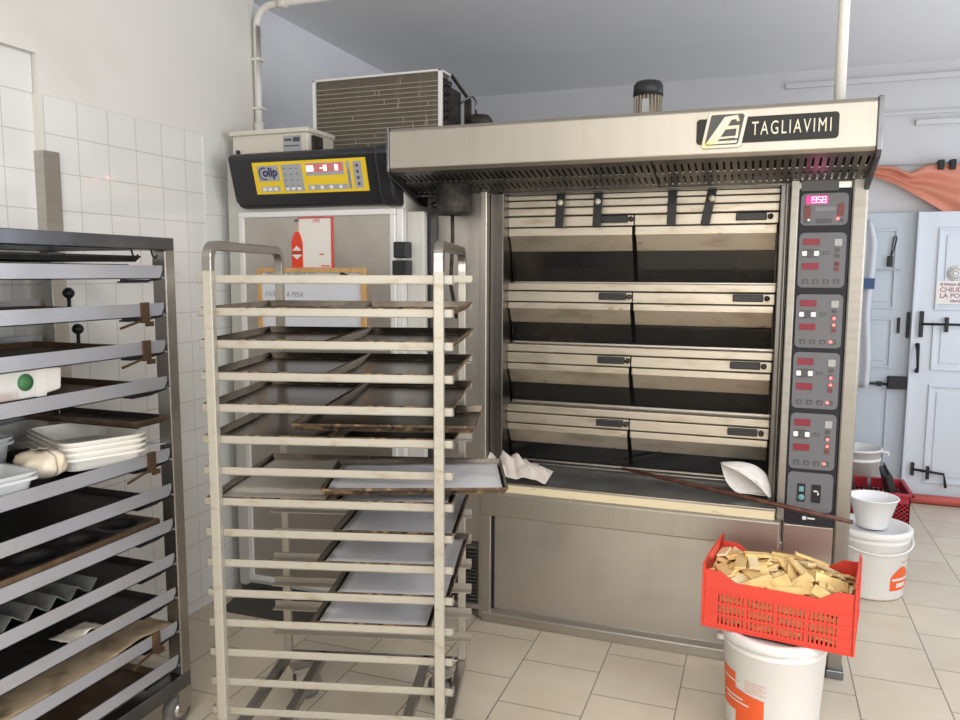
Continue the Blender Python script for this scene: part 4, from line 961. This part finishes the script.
# red crate on the bucket
CW, CD, CH, CB = .478, .325, .235, .380
CO = (-.151, 2.708, CB); CA = R(-8.25)
def wall_bars(q, L, ax, off, th, hi, hc, slots, rows):
    """one crate wall along local axis, with slot rows; hi = corner height, hc = centre rim height"""
    def B(a0, a1, z0, z1, e=0):
        if ax == 0: q.box(a0, a1, off - e, off + th + e, z0, z1)
        else: q.box(off - e, off + th + e, a0, a1, z0, z1)
    m = .046; rim = hc - .036
    B(0, m, 0, rim); B(L - m, L, 0, rim); B(m, L - m, 0, .018)
    zs = [.018 + i * (rim - .018) / rows for i in range(rows + 1)]
    for i in range(rows):
        z0, z1 = zs[i], zs[i + 1]
        B(m, L - m, z1 - .012, z1); B(0, L, z1 - .006, z1, .0025)
        for j in range(slots + 1):
            x = m + (L - 2 * m) * j / slots; wdt = .0062 if j % 7 == 0 else .0038
            B(max(m, x - wdt), min(L - m, x + wdt), z0, z1 - .012)
    B(0, L, 0, .006, .0025); 
    # rim with raised corners
    pts = [(0, rim), (L, rim), (L, hi), (L - .055, hi), (L - .105, hc), (.105, hc), (.055, hi), (0, hi)]
    if ax == 0: q.prism(pts, 1, off, off + th)
    else: q.prism(pts, 0, off, off + th)
cr = thing('red_crate', 'bright red slotted plastic crate full of pale wafers on the white bucket', 'crate', CO, CA)
q = MB(); th = .006
wall_bars(q, CW, 0, 0, th, .205, .172, 28, 3); link('side_wall', q, M['crate'], cr)
q = MB(); wall_bars(q, CW, 0, CD - th, th, .205, .172, 28, 3); link('side_wall', q, M['crate'], cr)
def endwall(off):
    q = MB(); wall_bars(q, CD, 1, off, th, .235, .205, 16, 3)
    q.prism([(0, .17), (CD, .17), (CD, .228), (CD - .03, .238), (.03, .238), (0, .228)], 0, off, off + th); return q
link('end_wall', endwall(0), M['crate'], cr); link('end_wall', endwall(CW - th), M['crate'], cr)
link('bottom', MB().box(0, CW, 0, CD, 0, .006), M['crate'], cr)
q = MB()
for u in (0, CW):
    for v in (0, CD): q.box(u - .004, u + .004, v - .004, v + .004, 0, .225)
link('corner', q, M['crate'], cr, bev=.002)
WAF = [
0.089,0.0354,0.0081,0.0831,0.1056,0.1478,0.49,-0.02,-1.07,
0.0899,0.0323,0.01,0.0588,0.1888,0.14,-0,0,0.98,
0.1041,0.0387,0.0086,0.2015,0.057,0.1393,0,-0,-2.63,
0.0914,0.0303,0.0096,0.0584,0.1894,0.1513,-0,-0.1,-0.58,
0.095,0.038,0.0083,0.4648,0.1516,0.154,1.57,0,1.57,
0.1167,0.0344,0.0089,0.1838,0.2522,0.1471,0,-0.13,-2.85,
0.1022,0.039,0.009,0.4333,0.0617,0.1395,-0,3.14,1.51,
0.1127,0.0396,0.0097,0.3808,0.0899,0.147,-3.14,-0.13,0.83,
0.0908,0.0306,0.0096,0.305,0.1896,0.1526,0.18,-3.14,-0.54,
0.0912,0.0377,0.0096,0.3797,0.2112,0.148,0.08,0.15,2.06,
0.1135,0.0398,0.0085,0.3106,0.0749,0.145,-0.03,3.05,1.21,
0.0875,0.0341,0.0088,0.2385,0.1668,0.1544,0,-0,-0.73,
0.1141,0.0338,0.0084,0.127,0.1531,0.1542,0,0,-1.38,
0.1157,0.0351,0.0083,0.2142,0.1058,0.1574,-0.44,0.06,-3.01,
0.1008,0.0301,0.0082,0.2007,0.1423,0.1629,0,-0,0.13,
0.1038,0.0347,0.009,0.1199,0.2652,0.1395,-0,-0,0.38,
0.1057,0.0396,0.0078,0.0129,0.1543,0.1642,1.57,-0.18,1.57,
0.094,0.036,0.0079,0.0681,0.2648,0.1479,0.05,-0.11,-1.58,
0.0918,0.0322,0.0094,0.2379,0.2422,0.154,-0.11,0.22,0.65,
0.0922,0.0333,0.0095,0.0439,0.2668,0.1536,0.31,-0.2,-1.33,
0.1136,0.0345,0.0077,0.3147,0.2432,0.1491,-0.18,-0.13,-0.96,
0.087,0.0328,0.0094,0.0701,0.0554,0.1499,-0.49,-0.02,2,
0.1102,0.0327,0.008,0.1328,0.2138,0.1632,-0.08,-0.03,-2.31,
0.0802,0.0394,0.0096,0.3592,0.1669,0.1601,0.16,-0.18,1.98,
0.1083,0.0384,0.009,0.0972,0.0649,0.1546,2.67,-0.13,1.78,
0.1024,0.0329,0.0094,0.4158,0.2185,0.1472,-0.05,-0.13,-1.08,
0.1142,0.0358,0.007,0.1916,0.0473,0.1495,-0.13,-3.11,-0.39,
0.0957,0.0394,0.0088,0.1968,0.2322,0.1716,0.14,3.14,1.37,
0.0934,0.032,0.0086,0.242,0.0819,0.1577,-0.12,-2.78,-0.94,
0.1113,0.0301,0.0089,0.238,0.1829,0.1677,0.17,-3.05,0.64,
0.0961,0.0347,0.0093,0.3213,0.229,0.1631,3,0.28,0.69,
0.117,0.0385,0.0073,0.0655,0.1585,0.1671,0.42,0.03,-1.7,
0.1023,0.0336,0.0076,0.2436,0.2041,0.1721,0.08,-0.18,-1.86,
0.083,0.0318,0.0081,0.0539,0.052,0.1545,-0.2,0.31,2.67,
0.0964,0.0337,0.0085,0.1665,0.0865,0.1649,0.02,-0.19,1.24,
0.1004,0.037,0.0072,0.1704,0.1626,0.1758,3.06,-0.25,0.15,
0.1141,0.0379,0.0078,0.1837,0.2424,0.1779,0.04,-0.14,-0.5,
0.1101,0.0367,0.0092,0.1799,0.1611,0.1869,-0.23,-0.13,0.89,
0.1094,0.0304,0.0073,0.4204,0.2656,0.1453,-0.48,0,-0.82,
0.0846,0.0384,0.009,0.367,0.0407,0.1506,0.06,-0.11,0.32,
0.1092,0.0351,0.0091,0.3807,0.2599,0.1503,0.08,0.18,2.32,
0.1014,0.0383,0.0077,0.2716,0.2926,0.1482,0.38,0.02,-3.06,
0.094,0.034,0.0081,0.1651,0.1902,0.1892,-0.22,0.31,2.17,
0.1084,0.0316,0.0091,0.2237,0.0219,0.1837,-1.57,-0.51,0.02,
0.1141,0.0315,0.0073,0.2325,0.0855,0.1709,-2.83,-0.2,1.11,
0.0871,0.0327,0.0076,0.112,0.1473,0.176,-0.16,-0.31,0.39,
0.0912,0.0371,0.0082,0.3219,0.0533,0.1553,-0.15,-0.06,0.72,
0.0982,0.0338,0.0075,0.1188,0.242,0.1752,-0.13,-0.3,0.43,
0.0982,0.036,0.0084,0.3526,0.0615,0.1686,0.02,-2.99,-1.41,
0.1126,0.034,0.0092,0.3634,0.1494,0.167,-0.21,0.12,-1.52,
0.1057,0.0396,0.0096,0.1933,0.2583,0.1884,-0.08,-0.26,-1.33,
0.1126,0.039,0.0078,0.3021,0.1074,0.1597,0.05,0.02,1.09,
0.0835,0.0383,0.0079,0.1283,0.2799,0.1588,-0.64,-3.14,0.1,
0.0966,0.0349,0.0076,0.0576,0.0609,0.1648,-0.15,-0.34,0.53,
0.0904,0.0367,0.0073,0.4227,0.054,0.1579,0.28,-0.2,2.34,
0.1094,0.0376,0.0079,0.1207,0.0669,0.1689,-0.3,-3.12,1.27,
0.1165,0.0367,0.0086,0.3359,0.2437,0.169,0.12,-0.32,-1.89,
0.1015,0.0318,0.0089,0.0657,0.0648,0.1769,0.28,2.9,0.99,
0.1154,0.0314,0.008,0.2631,0.013,0.1708,1.57,-0.12,0,
0.0919,0.0318,0.0072,0.1778,0.0292,0.1685,-1.57,-0.3,0.02,
0.0901,0.0338,0.0096,0.396,0.1993,0.1812,0.56,0.33,2.37,
0.0926,0.034,0.0086,0.1884,0.0992,0.1802,0.11,-2.66,-1.14,
0.0838,0.0311,0.0093,0.2569,0.265,0.1764,2.94,-0.29,-0.81,
0.111,0.0375,0.0088,0.3099,0.2795,0.1646,0.35,-0.07,-2.8,
0.0877,0.0325,0.0093,0.4238,0.1919,0.1706,0.35,3.1,0.64,
0.101,0.0358,0.0089,0.4549,0.129,0.1677,-1.34,0.3,1.64,
0.1029,0.0373,0.007,0.3094,0.1033,0.1768,-0.5,3.14,-1.06,
0.0874,0.0353,0.0071,0.0533,0.1411,0.1739,0.43,-0.47,-0.91,
0.1139,0.0314,0.0094,0.1384,0.1539,0.1951,-0.07,-0.33,-0.01,
0.1005,0.0393,0.008,0.39,0.099,0.1746,-0.17,-0.21,-2.06,
0.1152,0.0372,0.0092,0.1219,0.2983,0.1623,-0.64,-3.07,-0,
0.1088,0.0349,0.0073,0.2635,0.1784,0.1803,0.23,-2.58,-0.62,
0.1066,0.0354,0.0083,0.157,0.0811,0.181,-0.5,-0.19,2.37,
0.0869,0.039,0.0092,0.1107,0.2155,0.1805,-0.3,-0.05,1.86,
0.0801,0.0321,0.0093,0.3199,0.2779,0.1754,0.3,-2.95,0.7,
0.0953,0.0317,0.0071,0.2763,0.2117,0.1878,-1.95,0.1,-0.94,
0.097,0.0341,0.0091,0.4225,0.2088,0.1836,2.72,-0.3,-0.74,
0.0883,0.0309,0.0084,0.2804,0.2999,0.1746,2.79,-0.06,-0,
0.1077,0.0328,0.0094,0.0328,0.2039,0.1658,-0.62,0.05,1.57,
0.111,0.0363,0.008,0.4112,0.2737,0.1572,-0.16,0.28,0.28,
0.0812,0.0309,0.0075,0.2655,0.1823,0.1885,0.5,-0.35,1.92,
0.117,0.0348,0.0094,0.4135,0.064,0.1769,0.08,0.47,0.14,
0.116,0.0309,0.0079,0.27,0.1424,0.1891,-0.49,0.22,-1.49,
0.1153,0.0317,0.0092,0.3979,0.1076,0.1937,-2.27,0.35,0.44,
0.0958,0.0323,0.0093,0.1072,0.1845,0.1916,0.26,0.21,-2.55,
0.107,0.0339,0.0085,0.362,0.2711,0.185,-0.28,0.08,-0.61,
0.1057,0.031,0.0077,0.3303,0.0945,0.193,0.26,2.71,1.07,
0.1141,0.0373,0.008,0.2075,0.2572,0.1975,-0.08,0.26,1.17,
0.1016,0.0311,0.0072,0.1761,0.0126,0.1813,1.57,-0.53,0,
0.1023,0.0301,0.0077,0.2865,0.1753,0.2022,2.71,0.2,-0.99,
0.103,0.0379,0.0086,0.2908,0.2661,0.1923,3.07,-0.16,-0.79,
0.0809,0.0397,0.0076,0.2394,0.0569,0.168,0.08,0.42,-0.73,
0.1034,0.0364,0.0093,0.2993,0.0561,0.1873,-0.49,0.53,-2.55,
0.1117,0.0359,0.0094,0.2398,0.2974,0.1965,0.23,-0.01,-3.14,
0.0932,0.0348,0.0072,0.0182,0.0808,0.1656,-1.59,-0.3,-1.68,
0.0881,0.0335,0.01,0.0756,0.2805,0.1716,-0.64,-2.91,-0.54,
0.1154,0.0373,0.0096,0.3656,0.1534,0.1819,-0.12,0.06,3.06,
0.116,0.039,0.0098,0.046,0.1947,0.1841,0.2,0.12,1.27,
0.0911,0.0393,0.0076,0.4358,0.2719,0.1638,-0.21,-0.34,-1.5,
0.0815,0.0375,0.0078,0.0944,0.1993,0.197,-0.26,0.14,1.89,
0.0839,0.033,0.0082,0.3071,0.0816,0.1886,0.04,-0.5,0.55,
0.1172,0.0388,0.0081,0.3192,0.2849,0.2022,-0.16,0.29,0.21,
0.0937,0.0385,0.0079,0.0667,0.207,0.1969,-0.28,0.05,1.57,
0.1107,0.0301,0.0074,0.1027,0.1319,0.2058,-0.23,-0.11,1.65,
0.1093,0.0347,0.0099,0.2903,0.0335,0.1796,-2.45,-0.14,0,
0.0964,0.0334,0.0072,0.1433,0.1273,0.2115,-0.04,0.07,-1.32,
0.0959,0.0326,0.0071,0.0472,0.2162,0.1988,0.23,-0.14,-1.24,
0.0894,0.0314,0.0093,0.2335,0.0739,0.194,0.26,0.13,1.4,
0.0864,0.0302,0.0089,0.4286,0.0574,0.1793,0.02,0.48,0.01,
0.1109,0.036,0.0082,0.0545,0.0674,0.1854,0.28,0.02,-1.2,
0.1008,0.0341,0.0081,0.0265,0.2164,0.201,-0.27,0.06,1.57,
0.092,0.0352,0.0082,0.3884,0.0137,0.18,1.6,0.45,-0,
0.1018,0.0355,0.0085,0.16,0.2627,0.1985,-3.13,0.26,1.26,
0.0941,0.0351,0.0097,0.3655,0.1383,0.1935,-0.18,-0.1,1.2,
0.0946,0.0383,0.0079,0.1471,0.1832,0.2216,-0.01,-3.1,0.41]
MC = T(*CO) @ Matrix.Rotation(CA, 4, 'Z')
protoW = {}
for i in range(0, len(WAF), 9):
    L_, w_, t_, x, y, z, ex, ey, ez = WAF[i:i + 9]
    k = (round(L_ * 100), (i // 9) % 5 == 0)
    me = protoW.get(k)
    if me is None:
        o = link('wafer', MB().box(-L_ / 2, L_ / 2, -w_ / 2, w_ / 2, -t_ / 2, t_ / 2), M['biscuit2'] if k[1] else M['biscuit'], bev=.0012); protoW[k] = o
    else: o = me.copy(); C.objects.link(o)
    o.matrix_world = MC @ T(x, y, z) @ Matrix.LocRotScale(None, __import__('mathutils').Euler((ex, ey, ez)), None)
    tag(o, 'pale rectangular wafer lying loose in the red crate', 'wafer', 'loose wafers heaped in the red crate')
q = MB(); rng = random.Random(5)
for i in range(430):
    L_, w_, t_ = rng.uniform(.07, .10), rng.uniform(.026, .034), rng.uniform(.006, .009)
    ex = rng.uniform(-.5, .5); ez = rng.uniform(0, 3.14); m_ = .012 + abs(math.cos(ez)) * L_ * .5 + w_ * .3; n_ = .012 + abs(math.sin(ez)) * L_ * .5 + w_ * .3
    x = rng.uniform(m_, CW - m_); y = rng.choice((n_, CD - n_, rng.uniform(n_, CD - n_))); z = rng.uniform(.02, .128)
    rm = Matrix.LocRotScale(None, __import__('mathutils').Euler((ex, rng.uniform(-.2, .2), ez)), None).to_3x3()
    q.box(x - L_ / 2, x + L_ / 2, y - w_ / 2, y + w_ / 2, z - t_ / 2, z + t_ / 2, rm)
for i in range(70):
    L_, w_, t_ = rng.uniform(.07, .10), rng.uniform(.026, .036), .007
    rm = Matrix.Rotation(rng.uniform(-.5, .5), 3, 'Y') @ Matrix.Rotation(R(90) + rng.uniform(-.12, .12), 3, 'X')
    x = rng.uniform(.07, CW - .07); z = rng.uniform(.03, .115); y = rng.choice((.016, .016, CD - .016)) + rng.uniform(-.001, .006)
    q.box(x - L_ / 2, x + L_ / 2, y - w_ / 2, y + w_ / 2, z - t_ / 2, z + t_ / 2, rm)
o = link('wafer_heap', q, M['biscuit']); o.matrix_world = MC
tag(o, 'packed mass of pale wafers filling the lower part of the red crate', 'wafers'); o['kind'] = 'stuff'


# dark red basket by the door
BO = (.50, 5.22, 0); bw, bd, bh = .40, .36, .27
bk = thing('red_basket', 'dark red perforated basket on the floor by the far doors', 'basket', BO)
def bwall(q, L, ax, off):
    def B(a0, a1, z0, z1):
        q.box(a0, a1, off, off + .006, z0, z1) if ax == 0 else q.box(off, off + .006, a0, a1, z0, z1)
    B(0, L, 0, .09); B(0, L, bh - .06, bh); n = 14
    for i in range(5): B(0, L, .09 + i * .026, .102 + i * .026)
    for j in range(n + 1):
        x = L * j / n; B(max(0, x - .007), min(L, x + .007), .09, bh - .06)
for L, ax, off in ((bw, 0, 0), (bw, 0, bd - .006), (bd, 1, 0), (bd, 1, bw - .006)):
    q = MB(); bwall(q, L, ax, off); link('side_wall', q, M['crate_dark'], bk)
link('bottom', MB().box(0, bw, 0, bd, 0, .006), M['crate_dark'], bk)
link('rim', MB().box(-.02, bw + .02, -.02, .004, bh - .015, bh + .004).box(-.02, bw + .02, bd - .004, bd + .02, bh - .015, bh + .004).box(-.02, .004, -.02, bd + .02, bh - .015, bh + .004).box(bw - .004, bw + .02, -.02, bd + .02, bh - .015, bh + .004), M['crate_dark'], bk, bev=.006)
for i, (x, y, lx, lab) in enumerate(((.60, 5.36, -.02, 'dark knife standing in the red basket, half hidden by the oven'), (.68, 5.33, .0, 'knife with pointed blade standing up in the red basket'))):
    o = (x, y, .05); t = thing('knife', lab, 'knife', o, group='knives in the red basket')
    link('blade', MB(o).prism([(x - .010, .24), (x + .012, .24), (x + .010 + lx, .33), (x + .002 + lx, .385), (x - .008 + lx, .33)], 1, y - .002, y + .002), M['steel_dark'], t)
    link('handle', MB(o).box(x - .018, x + .018, y - .01, y + .01, .012, .245), M['black'], t, bev=.006)
o = (.82, 5.42, .02)
t = thing('black_case', 'black folded case leaning up inside the right end of the red basket', 'case', o)
link('body', MB(o).box(.80, .845, 5.26, 5.54, .012, .375, Matrix.Rotation(R(-14), 3, 'Y')), M['black'], t, bev=.012)
link('strap', MB(o).tube([(.785, 5.33, .37), (.77, 5.33, .405), (.775, 5.44, .405), (.785, 5.44, .37)], .007, 6), M['black'], t)

# ------------------------------------------------------------------ light
def area(name, loc, rot, sx, sy, e, col):
    l = bpy.data.lights.new(name, 'AREA'); l.shape = 'RECTANGLE'; l.size = sx; l.size_y = sy; l.energy = e; l.color = col
    o = bpy.data.objects.new(name, l); C.objects.link(o); o.location = loc; o.rotation_euler = rot; return o
area('window_daylight', (.6, -2.46, 1.75), (R(90), 0, 0), 2.5, 1.5, 66, (1., .95, .87))
area('window_daylight', (2.56, .9, 1.75), (R(90), 0, R(90)), 2.4, 1.5, 68, (.97, .98, 1.))
area('window_daylight', (2.64, 4.75, 1.7), (R(90), 0, R(90)), 1.9, 1.5, 26, (.84, .91, 1.))
area('ceiling_lamp', (-.6, .2, 3.0), (0, 0, R(10)), 1.5, .25, 22, (1., .94, .85))
w = bpy.data.worlds.new('World'); bpy.context.scene.world = w; w.use_nodes = True
w.node_tree.nodes['Background'].inputs[0].default_value = (.80, .88, 1., 1); w.node_tree.nodes['Background'].inputs[1].default_value = .8

# ------------------------------------------------------------------ camera
F = 776.9; yaw, pit, rol = R(-19.884), R(6.369), R(.2)
f = Vector((math.sin(yaw), math.cos(yaw), 0)); r = Vector((math.cos(yaw), -math.sin(yaw), 0)); u = Vector((0, 0, 1))
f2 = f * math.cos(pit) - u * math.sin(pit); u2 = u * math.cos(pit) + f * math.sin(pit)
r3 = r * math.cos(rol) + u2 * math.sin(rol); u3 = u2 * math.cos(rol) - r * math.sin(rol)
cam = bpy.data.cameras.new('camera'); co = bpy.data.objects.new('camera', cam); C.objects.link(co)
co.matrix_world = Matrix(((r3.x, u3.x, -f2.x, 0), (r3.y, u3.y, -f2.y, 0), (r3.z, u3.z, -f2.z, 1.6), (0, 0, 0, 1)))
cam.sensor_fit = 'HORIZONTAL'; cam.sensor_width = 36; cam.lens = F / 960 * 36; cam.clip_start = .02
sc = bpy.context.scene; sc.camera = co
sc.view_settings.view_transform = 'Standard'; sc.view_settings.look = 'None'; sc.view_settings.gamma = 1; sc.view_settings.exposure = .38
sc.cycles.use_denoising = True; sc.cycles.max_bounces = 8
